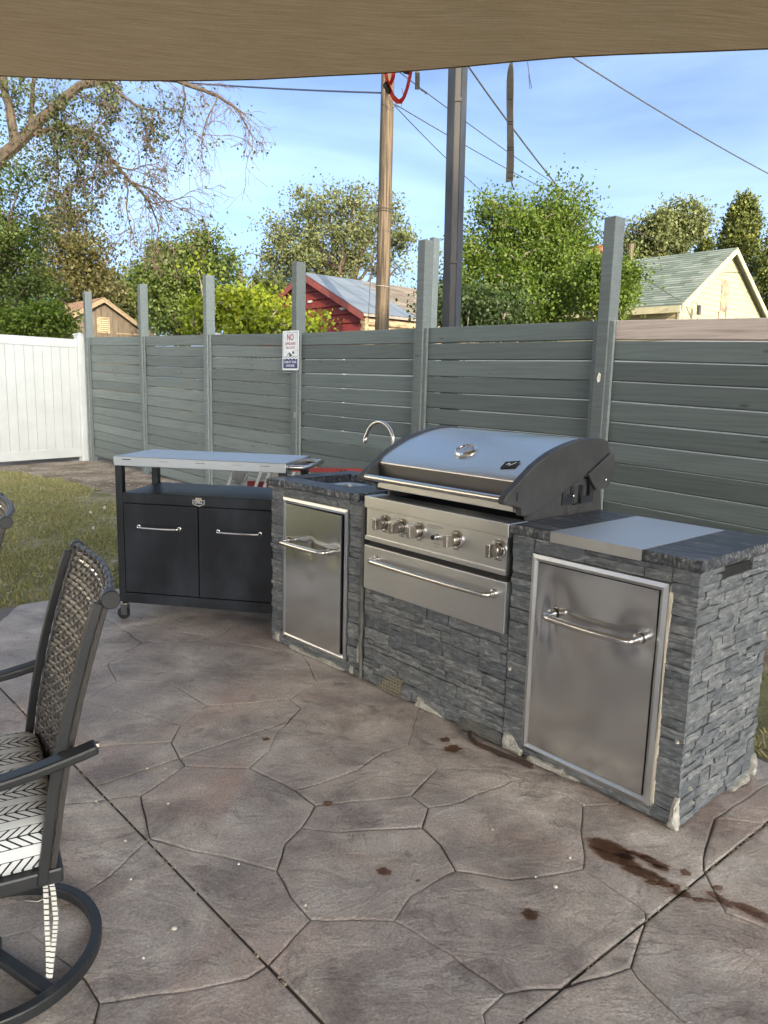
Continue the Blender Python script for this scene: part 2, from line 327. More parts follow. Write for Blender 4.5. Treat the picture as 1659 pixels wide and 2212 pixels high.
# ------------------------------------------------------------------ stamped patio: every stone a piece
PATIO = [isl(-3.88, -8)[:2], isl(4.5, -8)[:2], isl(4.5, .76)[:2], isl(-3.88, .76)[:2]]
patio = MB().prism([tuple(q) for q in PATIO], -.16, -.0065, 'z').build('patio', GROUT, kind='structure')
def Pz(x, y): return (164.6+.6614*x, 1261.8+.6614*y)
def Qz(x, y): return (1152.1+.30555*x, 1645.8+.30555*y)
ND = {1: Pz(130, 317), 2: Pz(105, 258), 3: Pz(215, 190), 4: Pz(300, 319), 5: Pz(430, 397), 6: Pz(340, 462), 7: Pz(310, 515), 8: Pz(355, 592), 9: Pz(565, 600),
      10: Pz(735, 405), 11: Pz(695, 375), 12: Pz(790, 322), 13: Pz(715, 672), 14: Pz(780, 722), 15: Pz(1085, 525), 16: Pz(1180, 600), 17: Pz(1095, 690), 18: Pz(1150, 730),
      19: Pz(1130, 793), 20: Pz(735, 795), 21: Pz(655, 935), 22: Pz(1240, 935), 23: Pz(765, 1095), 24: Pz(1040, 1098), 25: Pz(240, 830), 26: Pz(210, 690), 27: Pz(630, 1240),
      28: Pz(1400, 1335), 29: Qz(350, 755), 31: Qz(350, 310), 32: Qz(790, 1060), 33: Qz(690, 1450), 34: Qz(1205, 765), 35: Qz(1285, 400), 36: Qz(1360, 1060),
      37: Pz(1430, 640), 38: Pz(1380, 605), 39: Pz(75, 1367), 40: Pz(1000, 345), 41: Pz(20, 385), 42: Pz(1115, 415), 43: (60, 2010), 44: Pz(460, 180), 45: Pz(740, 232), 46: Pz(495, 90),
      'B3': (150, 2330), 'B2': (1060, 2330), 'B1': (1600, 2330), 'R2': (1790, 2030), 'R1': (1790, 1790), 'T8': (1700, 1665), 'T7': (1480, 1560), 'T5': (1010, 1420), 'T4': (930, 1395),
      'T3': (740, 1330), 'T2': (470, 1262), 'T1': (90, 1262), 'W2': (-110, 1440), 'W1': (-110, 1540), 'W3': (-110, 1610), 'W4': (-110, 1750), 'W5': (-110, 2060), 'C': (-110, 2330)}
ED = [(2, 1), (1, 4), (4, 5), (4, 12, Pz(560, 300)), (1, 41), (41, 'W1'), (2, 'W2'), (2, 3), (3, 44), (3, 'T1', (250, 1348)), (44, 46, Pz(520, 130)), (46, 'T2'), (44, 45), (45, 12), (45, 'T3'),
      (5, 11), (11, 12), (11, 10), (10, 9, Pz(660, 480), Pz(630, 545)), (12, 40, Pz(900, 318)), (40, 'T4'), (5, 6), (6, 7), (7, 8), (8, 9), (7, 'W3', Pz(85, 530)),
      (6, 41, Pz(250, 430), Pz(130, 405)), (8, 26), (26, 'W4', Pz(0, 715)), (26, 25), (25, 43, Pz(100, 960), Pz(30, 1005)), (43, 'W5'), (25, 21, Pz(450, 880)), (9, 13), (13, 14),
      (13, 15, Pz(800, 650), Pz(920, 605), Pz(1000, 550)), (15, 16), (15, 42), (42, 'T5'), (16, 38), (38, 37), (37, 18, Pz(1260, 710)), (38, 31, Pz(1600, 690)), (31, 'T7', Qz(600, 300)), (31, 29, Qz(335, 480)),
      (29, 22, Pz(1550, 950), Pz(1420, 965)), (29, 32), (32, 33, Qz(800, 1110)), (33, 28, Qz(200, 1600)), (33, 'B1', Qz(740, 1530), Qz(1000, 1780)), (28, 'B2', Pz(1330, 1400)), (35, 34, Qz(1220, 600)),
      (34, 36, Qz(1290, 930)), (36, 'R2', Qz(1659, 1180)), (35, 'R1', Qz(1620, 435)), (35, 'T8'), (14, 20), (20, 21, Pz(680, 850)), (14, 17, Pz(960, 705)), (17, 16), (17, 18), (18, 19), (19, 20, Pz(870, 808)),
      (19, 22, Pz(1190, 850)), (21, 23, Pz(700, 1020)), (23, 24), (24, 22, Pz(1090, 1020)), (24, 28, Pz(1220, 1205)), (23, 27), (27, 39, Pz(560, 1285), Pz(350, 1330)), (39, 43, (184, 2115)), (39, 'B3')]
RING = ['B3', 'B2', 'B1', 'R2', 'R1', 'T8', 'T7', 'T5', 'T4', 'T3', 'T2', 'T1', 'W2', 'W1', 'W3', 'W4', 'W5', 'C']
ED += [(RING[i], RING[(i+1) % len(RING)]) for i in range(len(RING))]
NW = {'Z1': isl(-4.4, -8.2)[:2], 'Z2': isl(4.6, -8.2)[:2], 'Z3': isl(4.6, .95)[:2], 'Z4': isl(-4.4, .95)[:2], 'Z6': isl(4.6, -3.6)[:2], 'Z7': isl(-4.4, -3.4)[:2], 'Z8': isl(1.6, .95)[:2]}   # stones out of the picture
ED += [('Z1', 'Z2'), ('Z2', 'Z6'), ('Z6', 'Z3'), ('Z3', 'Z8'), ('Z8', 'Z4'), ('T8', 'Z8'), ('Z4', 'Z7'), ('Z7', 'Z1'), ('C', 'Z1'), ('B2', 'Z2'), ('B1', 'Z6'), ('R2', 'Z3'), ('T1', 'Z4'), ('W4', 'Z7')]
def npos(k): return NW[k] if k in NW else at(*ND[k])[:2]
rng = random.Random(5)
half = {}
for e in ED:
    a, b = e[0], e[1]; pts = [npos(a)] + [at(*p)[:2] for p in e[2:]] + [npos(b)]
    fine = [pts[0]]
    for i in range(len(pts)-1):
        A, B = pts[i], pts[i+1]; L = np.linalg.norm(B-A); k = max(1, int(L/.055)); nr = np.array([-(B-A)[1], (B-A)[0]])/max(L, 1e-6)
        for j in range(1, k+1):
            q = A+(B-A)*j/k
            if j < k: q = q + nr*(noise.noise(Vector((q[0]*7, q[1]*7, 3)))*.009 + noise.noise(Vector((q[0]*33, q[1]*33, 9)))*.007)
            fine.append(q)
    half[(a, b)] = fine; half[(b, a)] = fine[::-1]
out = {}
for (a, b) in half: out.setdefault(a, []).append(b)
def ang(a, b): d = half[(a, b)][1]-half[(a, b)][0]; return atan2(d[1], d[0])
for a in out: out[a].sort(key=lambda b: ang(a, b))
seen = set(); faces = []
for h in list(half):
    if h in seen: continue
    loop = []; cur = h
    while cur not in seen:
        seen.add(cur); loop += half[cur][:-1]; a, b = cur; L = out[b]; cur = (b, L[(L.index(a)-1) % len(L)])
    faces.append(np.array(loop))
def area(p): x, y = p[:, 0], p[:, 1]; return .5*float(np.sum(x*np.roll(y, -1)-y*np.roll(x, -1)))
def clip(p, q, n):                 # keep the side where (x-q).n >= 0
    o = []; k = len(p); d = (p-q)@n
    for i in range(k):
        j = (i+1) % k
        if d[i] >= 0: o.append(p[i])
        if (d[i] >= 0) != (d[j] >= 0): o.append(p[i]+(p[j]-p[i])*d[i]/(d[i]-d[j]))
    return np.array(o) if len(o) > 2 else None
def inset(p, g):
    a = p-np.roll(p, 1, 0); b = np.roll(p, -1, 0)-p
    na = np.c_[-a[:, 1], a[:, 0]]; nb = np.c_[-b[:, 1], b[:, 0]]
    na /= np.linalg.norm(na, axis=1)[:, None]+1e-9; nb /= np.linalg.norm(nb, axis=1)[:, None]+1e-9
    n = na+nb; n /= np.maximum(np.sum(n*n, axis=1), .5)[:, None]
    g = g if np.isscalar(g) else g[:, None]
    return p+2*n*g
def dedupe(p, tol=.006):
    o = [p[0]]
    for q in p[1:]:
        if np.linalg.norm(q-o[-1]) > tol: o.append(q)
    if np.linalg.norm(o[0]-o[-1]) < tol: o.pop()
    return np.array(o)
CUTS = [((0, 1485), (700, 2212), .0042), ((1120, 2212), (1659, 1775), .0038), (Pz(0, 680), Pz(735, 434), .0022)]
stones = []
for p in faces:
    if area(p) <= .003: continue
    for i in range(4):
        A, B = np.array(PATIO[i]), np.array(PATIO[(i+1) % 4]); d = B-A
        p = clip(p, A, np.array([-d[1], d[0]]))
        if p is None: break
    if p is None: continue
    p = dedupe(p)
    gw = np.array([max(.0006, .0018+.0034*noise.noise(Vector((q[0]*3.1, q[1]*3.1, 1)))+.0016*noise.noise(Vector((q[0]*30, q[1]*30, 4)))) for q in p])
    p = dedupe(inset(p, gw)); parts = [p]
    for a, b, g in CUTS:
        A, B = at(*a)[:2], at(*b)[:2]; d = (B-A)/np.linalg.norm(B-A); n = np.array([-d[1], d[0]]); nx = []
        for q in parts:
            s = (q-A)@n; tt = (q-A)@d
            if g < .003 and (tt.max() < 0.2 or tt.max() > np.linalg.norm(B-A)+.2): nx.append(q); continue
            if s.min() > -g or s.max() < g: nx.append(q); continue
            for sg in (1, -1):
                c = clip(q, A+n*sg*g, n*sg)
                if c is not None and area(c) > .0003: nx.append(dedupe(c))
        parts = nx
    stones += parts
for p in stones:
    k = len(p)
    if k < 4: continue
    zt = rng.uniform(-.0008, .0008); per = float(np.sum(np.linalg.norm(np.roll(p, -1, 0)-p, axis=1))); cap = .3*2*area(p)/per; i1 = inset(p, min(.0038, cap*.5)); i2 = inset(p, min(.0075, cap))
    vs = [(q[0], q[1], -.0062) for q in p] + [(q[0], q[1], zt-.0024) for q in p] + [(q[0], q[1], zt-.0007) for q in i1] + [(q[0], q[1], zt) for q in i2]
    fs = [tuple(3*k+i for i in range(k))] + [(j*k+i, j*k+(i+1) % k, (j+1)*k+(i+1) % k, (j+1)*k+i) for j in range(3) for i in range(k)]
    MB().add(vs, fs).build('flagstone', CONC, patio)

CUTDARK = simple('dark_cut_strip', (.030, .026, .022), (.075, .063, .052), 40, .95)  # dark strip colour laid in the saw cuts so they read deep
for a, b, g in CUTS[:2]:
    A, B = at(*a), at(*b); d = (B-A)/np.linalg.norm(B-A); n = np.array([-d[1], d[0], 0])*(g+.002); A = A-d*.6; B = B+d*.8
    sheet('saw_cut', [(A-n)[:2], (B-n)[:2], (B+n)[:2], (A+n)[:2]], -.0055, CUTDARK, parent=patio)
# wet stains on the stones
def wet_mat():
    m, t, b = newmat('soaked_stain'); t.nodes.remove(b); o = t.nodes['Material Output']; at_ = N(t, 'ShaderNodeAttribute'); at_.attribute_name = 'soak'
    f = mth(t, 'ADD', at_.outputs['Fac'], mth(t, 'MULTIPLY', mth(t, 'SUBTRACT', nse(t, coords(t), 38, 7, .7), .5), 1.3)); r = N(t, 'ShaderNodeMapRange'); r.inputs['From Min'].default_value = .12; r.inputs['From Max'].default_value = .62; t.links.new(f, r.inputs[0])
    tr = N(t, 'ShaderNodeBsdfTransparent'); t.links.new(mixc(t, r.outputs[0], (1, 1, 1), (.48, .36, .29)), tr.inputs[0])
    gl = N(t, 'ShaderNodeBsdfGlossy'); gl.inputs['Roughness'].default_value = .3; ms = N(t, 'ShaderNodeMixShader'); t.links.new(mth(t, 'MULTIPLY', r.outputs[0], .03), ms.inputs[0])
    t.links.new(tr.outputs[0], ms.inputs[1]); t.links.new(gl.outputs[0], ms.inputs[2]); t.links.new(ms.outputs[0], o.inputs[0]); return m
WET = wet_mat()
def stain(c, rx, ry, rot, seed, z, parent):
    k, R = 26, (1.0, .85, .7, .5, .25); vs = []; at_ = []
    for q in R:
        for x, y in blob_poly(c, rx*q*1.12, ry*q*1.12, rot, seed, k): vs.append((x, y, z)); at_.append(0 if q == 1 else (1-q)*2.2)
    vs.append((c[0], c[1], z)); at_.append(1.0)
    fs = [(j*k+i, j*k+(i+1) % k, (j+1)*k+(i+1) % k, (j+1)*k+i) for j in range(len(R)-1) for i in range(k)]+[((len(R)-1)*k+i, (len(R)-1)*k+(i+1) % k, len(R)*k) for i in range(k)]
    me = MB().add(vs, fs).mesh('stain', fix=False); a = me.attributes.new('soak', 'FLOAT', 'POINT'); a.data.foreach_set('value', at_); return obj('stain', me, WET, parent)
def blob_poly(c, rx, ry, rot, seed, k=22, am=.28):
    o = []
    for i in range(k):
        a = 2*pi*i/k; r = 1+am*noise.noise(Vector((cos(a)*1.6+seed*3.1, sin(a)*1.6, seed)))*1.8
        x, y = rx*r*cos(a), ry*r*sin(a); o.append((c[0]+x*cos(rot)-y*sin(rot), c[1]+x*sin(rot)+y*cos(rot)))
    return o
for i, (x, y, rx, ry, rot) in enumerate([(530, 610, .085, .034, -.55), (600, 690, .08, .032, -.5), (770, 795, .062, .026, -.5), (745, 665, .05, .015, -.4), (860, 720, .05, .017, -.75), (900, 760, .026, .013, -.6), (925, 872, .024, .018, 0),
         (845, 865, .024, .011, 0), (1005, 895, .018, .013, 0), (1050, 945, .03, .017, -.3), (1160, 988, .02, .010, 0), (1245, 997, .018, .007, -.4), (1072, 795, .017, .018, 0), (1315, 985, .045, .015, -1.0), (1545, 1075, .06, .022, -.75), (1300, 905, .02, .012, 0)]):
    stain(at(*Qz(x, y)), rx, ry, rot, i+1, .0040+.00025*i, patio)
for i, (x, y, r) in enumerate([(1005, 942, .020), (1480, 1082, .021), (822, 719, .016), (1117, 973, .006), (1230, 540, .03), (1205, 512, .02), (620, 510, .014)]):
    stain(at(*Pz(x, y)), r*1.2, r, .2, i+31, .0043+.0002*i, patio)
# petals and grit lying about
PETAL = simple('pale_petal', (.74, .72, .64), (.60, .57, .48), 30, .7)
g2 = random.Random(8); mb = MB()
for x, y, r in [(290, 605, .006), (300, 720, .007), (320, 1128, .011), (530, 918, .007), (178, 968, .006), (220, 1225, .006), (1565, 992, .010), (1612, 898, .006), (748, 1053, .006), (1360, 805, .006), (232, 605, .008), (683, 280, .006), (160, 842, .006), (65, 712, .008), (1500, 960, .004)]:
    c = at(*Pz(x, y)); r *= .7; mb.lathe([(r*.5, .0015), (r, .003), (r*.8, .006), (r*.2, .0075)], c, (0, 0, 1), 7)
for i in range(10):
    u, v = g2.uniform(-3.7, .6), g2.uniform(-3, .4); c = isl(u, v); r = g2.uniform(.0015, .004)
    mb.lathe([(r*.6, .001), (r, .002), (r*.4, .004)], c, (g2.uniform(-.3, .3), g2.uniform(-.3, .3), 1), 6)
tag(mb.build('petals', PETAL, kind='stuff'), 'white petals and grit scattered over the patio stones', 'petals')
g2 = random.Random(18); mb = MB()
for a, b in ((CUTS[0][0], CUTS[0][1]), (CUTS[1][0], CUTS[1][1])):
    A, B = at(*a), at(*b)
    for i in range(46):
        t = g2.random(); c = A+(B-A)*t; r = g2.uniform(.002, .0055); mb.lathe([(r*.6, -.008), (r, -.004), (r*.4, -.001)], c, (g2.uniform(-.6, .6), g2.uniform(-.6, .6), 1), 6)
GRIT = simple('joint_grit', (.40, .35, .27), (.20, .16, .11), 60, .9)
tag(mb.build('joint_grit', GRIT, kind='stuff'), 'pale grit caught in the straight saw cut joints', 'grit')

# ------------------------------------------------------------------ building behind the camera whose shade covers the yard
STUCCO = simple('beige_stucco', (.52, .46, .38), (.47, .41, .34), 4, .9, 0, .3, 60, .004)
GLASSD = simple('dark_window_glass', (.03, .035, .04), None, 3, .08)
hb = thing('hotel_building', 'three storey beige stucco hotel shading the yard', 'building', isl(0, 0), PSI)
HV = -15.2
MB().box(20, 54, HV-3.8, HV, -.06, 18.9).build('wall', STUCCO, hb)
MB().box(19.7, 54.3, HV-4.1, HV+.3, 18.9, 19.15).build('roof', CAST, hb)
for k in range(3):
    for j in range(8):
        x = 22+j*4; wd = MB().box(x, x+1.8, HV, HV+.05, 1.2+k*4.3, 2.9+k*4.3).build('window', WHITEV, hb)
        MB().box(x+.08, x+1.72, HV+.05, HV+.06, 1.28+k*4.3, 2.82+k*4.3).build('pane', GLASSD, wd)

hw_ = thing('bounce_wing', 'two storey beige stucco hotel wing closing the far side of the lawn', 'building', isl(0, 0), PSI)  # unseen wing, added so its sunlit face bounces warm light into the yard
MB().box(-24, -13.6, -26, -4.2, -.06, 7.2).build('wall', STUCCO, hw_)
MB().box(-24.2, -13.3, -26.2, -4.0, 7.2, 7.45).build('roof', CAST, hw_)
for k in range(2):
    for j in range(5):
        y = -24+j*4.1; wd = MB().box(-13.6, -13.55, y, y+1.7, 1.1+k*3.3, 2.6+k*3.3).build('window', WHITEV, hw_)
        MB().box(-13.55, -13.54, y+.08, y+1.62, 1.18+k*3.3, 2.52+k*3.3).build('pane', GLASSD, wd)

# ------------------------------------------------------------------ grey board fence
fence = thing('board_fence', 'grey painted fence of horizontal boards with tall posts', 'fence', isl(0, 0), PSI)
PU = [-12.24, -10.03, -8.02, -6.0, -4.016, -2.106, .3, 2.5, 4.7]
PT = [2.84, 2.79, 2.745, 2.71, 2.70, 2.63, 2.62, 2.62, 2.62]
TOP = [2.085, 2.035, 2.0, 1.955, 1.938, 1.92, 1.85, 1.83, 1.83]
rf = random.Random(21)
def board(name, x0, x1, y, z0a, z1a, z0b, z1b, th, m, seed, wav=.004, nseg=4):
    vs = []; 
    for i in range(nseg+1):
        t = i/nseg; x = x0+(x1-x0)*t
        wv = wav*noise.noise(Vector((x*1.1, seed*7.3, 0))); w2 = wav*noise.noise(Vector((x*1.1, seed*7.3+4, 5)))
        yy = y+.010*noise.noise(Vector((x*.6, seed*3.3, 8)))
        za = z0a+(z0b-z0a)*t+wv; zb = z1a+(z1b-z1a)*t+w2
        vs += [(x, yy+.008, za), (x, yy, za+.009), (x, yy, zb-.005), (x, yy+.005, zb), (x, yy+th, zb), (x, yy+th, za)]
    fs = [(0, 1, 2, 3, 4, 5), tuple(nseg*6+i for i in (5, 4, 3, 2, 1, 0))]
    for i in range(nseg):
        for j in range(6): fs.append((i*6+j, i*6+(j+1) % 6, i*6+6+(j+1) % 6, i*6+6+j))
    return MB().add(vs, fs).build(name, m, fence)
NB = 13
for b in range(len(PU)-1):
    x0, x1 = PU[b]+.03, PU[b+1]-.03
    hb_, ht_ = TOP[b], TOP[b+1]
    if b >= 5: hb_ = TOP[5]
    za, zb = hb_, ht_
    for k in range(NB+1):
        wd = .139+rf.uniform(-.004, .004); gp = rf.choice([.003, .005, .008, .011, .006, .009]) if k < 6 else rf.choice([.003, .004, .005, .007])
        if b == 0: gp = [.003, .003, .009, .006, .004, .008, .004, .004, .004, .004, .004, .004, .004, .004][k]
        if b >= 4: gp = min(gp, .0062)
        if b == 5 and k == 1: gp = .007
        lo = max(-.03, za-wd), max(-.03, zb-wd)
        if za < .02: break
        m = RAWWOOD if (b == 5 and k == 0) else (FENCEF if b < 3 else FENCE)
        o = board('board', x0, x1, FV+rf.uniform(-.004, .004), lo[0], za, lo[1], zb, .022, m, b*20+k)
        if m is RAWWOOD: o['label'] = 'unpainted weathered grey brown top board'
        za = lo[0]-gp-rf.uniform(-.001, .0015); zb = lo[1]-gp-rf.uniform(-.002, .002)
for i, u in enumerate(PU):
    post = MB().box(u-.047, u+.047, FV-.052, FV+.07, -.05, PT[i]).build('post', FENCE2, fence, bevel=.005)
    for s in (-1, 1):
        MB().box(u+s*.066-.018, u+s*.066+.018, FV-.034, FV-.0065, -.04, TOP[i]+(.0 if s < 0 else -.008)).build('cleat', FENCE2, post, bevel=.002)
u = PU[4]
MB().box(u+.0, u+.052, FV-.0545+.1, FV+.125, 1.2, PT[4]+.03).build('doubled_post', FENCE2, fence, bevel=.004)
for i, (uu, zz) in enumerate([(PU[5]-.005, 1.475), (PU[3]+.02, 1.02)]):      # chipped bare spot, torn tape
    mb = MB(); y0 = FV-.0545
    mb.add([(uu, y0, zz), (uu+.02, y0, zz+.01), (uu+.022, y0, zz+.06), (uu+.004, y0, zz+.075), (uu-.006, y0-.006, zz+.03)], [(0, 1, 2, 4), (4, 2, 3)])
    mb.build('paint_chip', PETAL if i == 0 else STRAPG, fence)

# white vinyl fence
W0 = np.array([-5.33, 13.28]); W1 = np.array([-6.22, 12.02]); wdv = (W1-W0)/np.linalg.norm(W1-W0)
wf = thing('vinyl_fence', 'white vinyl privacy fence of tongue and groove planks', 'fence', (W0[0], W0[1], 0), atan2(wdv[1], wdv[0]))
MB().box(-.065, .065, -.065, .065, -.05, 2.12).build('post', WHITEV, wf, bevel=.006)
mb = MB().box(-.075, .075, -.075, .075, 2.12, 2.145); mb.add([(-.06, -.06, 2.145), (.06, -.06, 2.145), (.06, .06, 2.145), (-.06, .06, 2.145), (0, 0, 2.165)], [(0, 1, 4), (1, 2, 4), (2, 3, 4), (3, 0, 4)]); mb.build('post_cap', WHITEV, wf)
for a, b in ((.067, 2.6), (2.74, 5.2)):
    MB().box(a, b, -.028, .028, 1.90, 2.045).build('top_rail', WHITEV, wf, bevel=.006)
    MB().box(a, b, -.028, .028, .03, .19).build('bottom_rail', WHITEV, wf, bevel=.006)
    n = int((b-a)/.153)
    for i in range(n):
        x = a+(b-a)*i/n; MB().box(x+.003, x+(b-a)/n-.003, -.018, .018, .188, 1.902).build('plank', WHITEV, wf, bevel=.003)
MB().box(2.605, 2.735, -.065, .065, -.05, 2.12).build('post', WHITEV, wf, bevel=.006)
MB().box(2.595, 2.745, -.075, .075, 2.12, 2.145).build('post_cap', WHITEV, wf)
# second vinyl post tip showing above the grey boards
vb = thing('vinyl_fence', 'second white vinyl fence standing behind the grey boards and showing through their gaps', 'fence', isl(0, 0), PSI)
VV = FV+2.0
for j in range(8):
    a = -12.1+j*2.16; MB().box(a, a+.12, VV-.06, VV+.06, -.07, 1.93).build('post', WHITEV, vb); MB().box(a+.12, a+2.16, VV-.025, VV+.025, 1.76, 1.90).build('top_rail', WHITEV, vb); MB().box(a+.12, a+2.16, VV-.025, VV+.025, .0, .15).build('bottom_rail', WHITEV, vb)
    for i in range(13): x = a+.12+i*.157; MB().box(x+.003, x+.154, VV-.016, VV+.016, .15, 1.76).build('plank', WHITEV, vb)
vp = isl(PU[2]-.16, FV+.16); v2 = thing('vinyl_post', 'white vinyl fence post behind the grey boards, only its cap showing', 'post', (vp[0], vp[1], 0), PSI)
MB().box(-.06, .06, -.06, .06, -.05, 2.0).build('shaft', WHITEV, v2); MB().box(-.072, .072, -.072, .072, 2.0, 2.03).build('cap', WHITEV, v2)

# ------------------------------------------------------------------ sign
SIGNW = simple('white_sign_sheet', (.76, .79, .80), None, 6, .35); SIGNR = simple('red_print', (.33, .015, .035), None, 9, .5); SIGNB = simple('navy_print', (.035, .03, .14), None, 9, .5); SIGNK = simple('dark_print', (.03, .035, .05), None, 9, .5)
def text_mesh(body, size, name='t', spacing=1.0, bold=0):
    c = bpy.data.curves.new(name, 'FONT'); c.body = body; c.size = size; c.align_x = 'CENTER'; c.align_y = 'CENTER'; c.space_character = spacing; c.offset = bold; c.resolution_u = 3
    o = bpy.data.objects.new(name, c); me = bpy.data.meshes.new_from_object(o); bpy.data.objects.remove(o); bpy.data.curves.remove(c); return me
def text(body, size, loc, m, parent, sx=1.0, bold=0, rot=(pi/2, 0, 0), name='lettering'):
    o = obj(name, text_mesh(body, size, bold=bold), m, parent); o.location = loc; o.rotation_euler = rot; o.scale = (sx, 1, 1); return o
sg = isl(-6.05, FV-.060); sign = thing('pool_sign', 'white and navy no lifeguard on duty sign on the fence post', 'sign', (sg[0], sg[1], 1.55), PSI)
def rrect(x0, x1, z0, z1, r, k=4):
    o = []
    for cx, cz, a0 in ((x1-r, z1-r, 0), (x0+r, z1-r, 90), (x0+r, z0+r, 180), (x1-r, z0+r, 270)):
        for i in range(k+1): a = radians(a0+90*i/k); o.append((cx+r*cos(a), cz+r*sin(a)))
    return o
SW, SH = .155, .43
MB().prism(rrect(-SW, SW, 0, SH, .02), -.004, 0, 'y').build('plate', SIGNW, sign)
def flat(name, polys, y, m):
    mb = MB()
    for p in polys: mb.add([(q[0], y, q[1]) for q in p], [tuple(range(len(p)))])
    return mb.build(name, m, sign)
def line_poly(pts, h):
    return [[pts[i], pts[i+1], (pts[i+1][0], pts[i+1][1]+h), (pts[i][0], pts[i][1]+h)] for i in range(len(pts)-1)]
flat('border', line_poly([(-SW+.018, SH-.022), (SW-.018, SH-.022)], .003)+[[(-SW+.016, .15), (-SW+.019, .15), (-SW+.019, SH-.02), (-SW+.016, SH-.02)], [(SW-.019, .15), (SW-.016, .15), (SW-.016, SH-.02), (SW-.019, SH-.02)]], -.0048, SIGNK)
wave = [(-SW+.016+i*(2*SW-.032)/48, .142+.006*cos(i*2*pi/12)) for i in range(49)]
flat('waves', line_poly(wave, .007), -.0048, SIGNK)
navy = [(-SW+.016, .02)]+[(SW-.016, .02)]+[(x, z-.018) for x, z in reversed(wave)]
mbv = [[wave[i], wave[i+1]] for i in range(48)]
flat('navy_panel', [[(a[0], .02), (b[0], .02), (b[0], b[1]-.018), (a[0], a[1]-.018)] for a, b in mbv], -.0048, SIGNB)
flat('swimmer', [[(.035+.018*cos(2*pi*i/14)+.02, .192+.017*sin(2*pi*i/14)) for i in range(14)], [(-.06, .168), (-.05, .161), (-.03, .18), (-.015, .168), (-.035, .152), (.035, .152), (.032, .165), (-.012, .192), (-.028, .192)]], -.0048, SIGNK)
text('NO', .098, (0, -.0055, .355), SIGNR, sign, .85, .0022); text('LIFEGUARD', .041, (0, -.0055, .288), SIGNR, sign, .95, .0008); text('ON DUTY', .041, (0, -.0055, .243), SIGNR, sign, .95, .0008)
text('SWIM AT YOUR', .036, (0, -.0055, .088), SIGNW, sign, .92, .0008); text('OWN RISK', .036, (0, -.0055, .048), SIGNW, sign, .95, .0008)

# ------------------------------------------------------------------ shade sail with its loose straps
def sail_mat():
    m, t, b = newmat('tan_shade_cloth'); v = coords(t, 'Object', (1, 1, 1), (0, 0, .35)); vs = coords(t, 'Object', (2.0, 220, 1), (0, 0, -.30)); f = nse(t, vs, 3, 4, .6); g = nse(t, v, 1.5, 5); vv = coords(t, 'Object', (260, 20, 1), (0, 0, -.30)); f2 = nse(t, vv, 3, 2)
    c = ramp(t, f, [(.38, (.205, .135, .066)), (.5, (.275, .187, .096)), (.64, (.37, .264, .148))]); c = mixc(t, mth(t, 'MULTIPLY', g, .3), c, (.24, .165, .09)); c = mixc(t, .25, c, ramp(t, f2, [(.3, (.6, .6, .6)), (.7, (1.3, 1.3, 1.3))]), 'MULTIPLY')
    t.links.new(c, b.inputs['Base Color']); b.inputs['Roughness'].default_value = .9; b.inputs['Specular IOR Level'].default_value = .15
    tr = N(t, 'ShaderNodeBsdfTranslucent'); ms = N(t, 'ShaderNodeMixShader'); ms.inputs[0].default_value = .55; t.links.new(c, tr.inputs[0])
    bump(t, b, f, .4, .004)
    o = t.nodes['Material Output']; t.links.new(b.outputs[0], ms.inputs[1]); t.links.new(tr.outputs[0], ms.inputs[2]); t.links.new(ms.outputs[0], o.inputs[0]); return m
SAIL = sail_mat()
EPX = [(-700, 108), (-350, 140), (0, 163), (150, 170), (300, 173.5), (430, 173.5), (560, 170.5), (700, 163), (830, 157), (915, 150), (1000, 143), (1110, 132), (1220, 122.5), (1330, 117), (1440, 113), (1550, 109), (1659, 104.5), (1900, 92), (2300, 66)]
SN = np.array([.22, .975, 0.])                       # plan line of the sail's front edge
def edge3(px, py): d = ray(px, py); t = (np.array([.3, 3.55, 0])-CO)@SN/(d@SN); return CO+d*t
EP = [edge3(*p) for p in EPX]
fe = []
for i in range(len(EP)-1):
    for j in range(6): fe.append(EP[i]+(EP[i+1]-EP[i])*j/6)
fe.append(EP[-1]); NR = 30; vs = []; fs = []
nu = len(fe)
for j in range(NR+1):
    t = (j/NR)**1.5
    for i, p in enumerate(fe):
        s = i/(nu-1); bk = np.array([-4.6+9.4*s, -3.2-.8*sin(pi*s), 3.0])
        q = p*(1-t)+bk*t; q[2] += .16*sin(pi*t)*(1-.2*sin(pi*s)) + .045*t*4*(1-t)*noise.noise(Vector((s*9, t*5, 0))) + .02*math.exp(-t*6)*sin(s*34+t*20)*(t*8 if t < .125 else 1)*min(1, max(0, (s-.45)*5))
        vs.append(q)
for j in range(NR):
    for i in range(nu-1): fs.append((j*nu+i, j*nu+i+1, (j+1)*nu+i+1, (j+1)*nu+i))
sailo = thing('shade_sail', 'tan woven shade sail stretched overhead above the patio', 'shade sail')
MB().add(vs, fs).build('cloth', SAIL, sailo, smooth='all')
MB().tube([p+np.array([0, 0.0, -.002]) for p in fe], .003, 6).build('hem', SAIL, sailo, smooth=True)
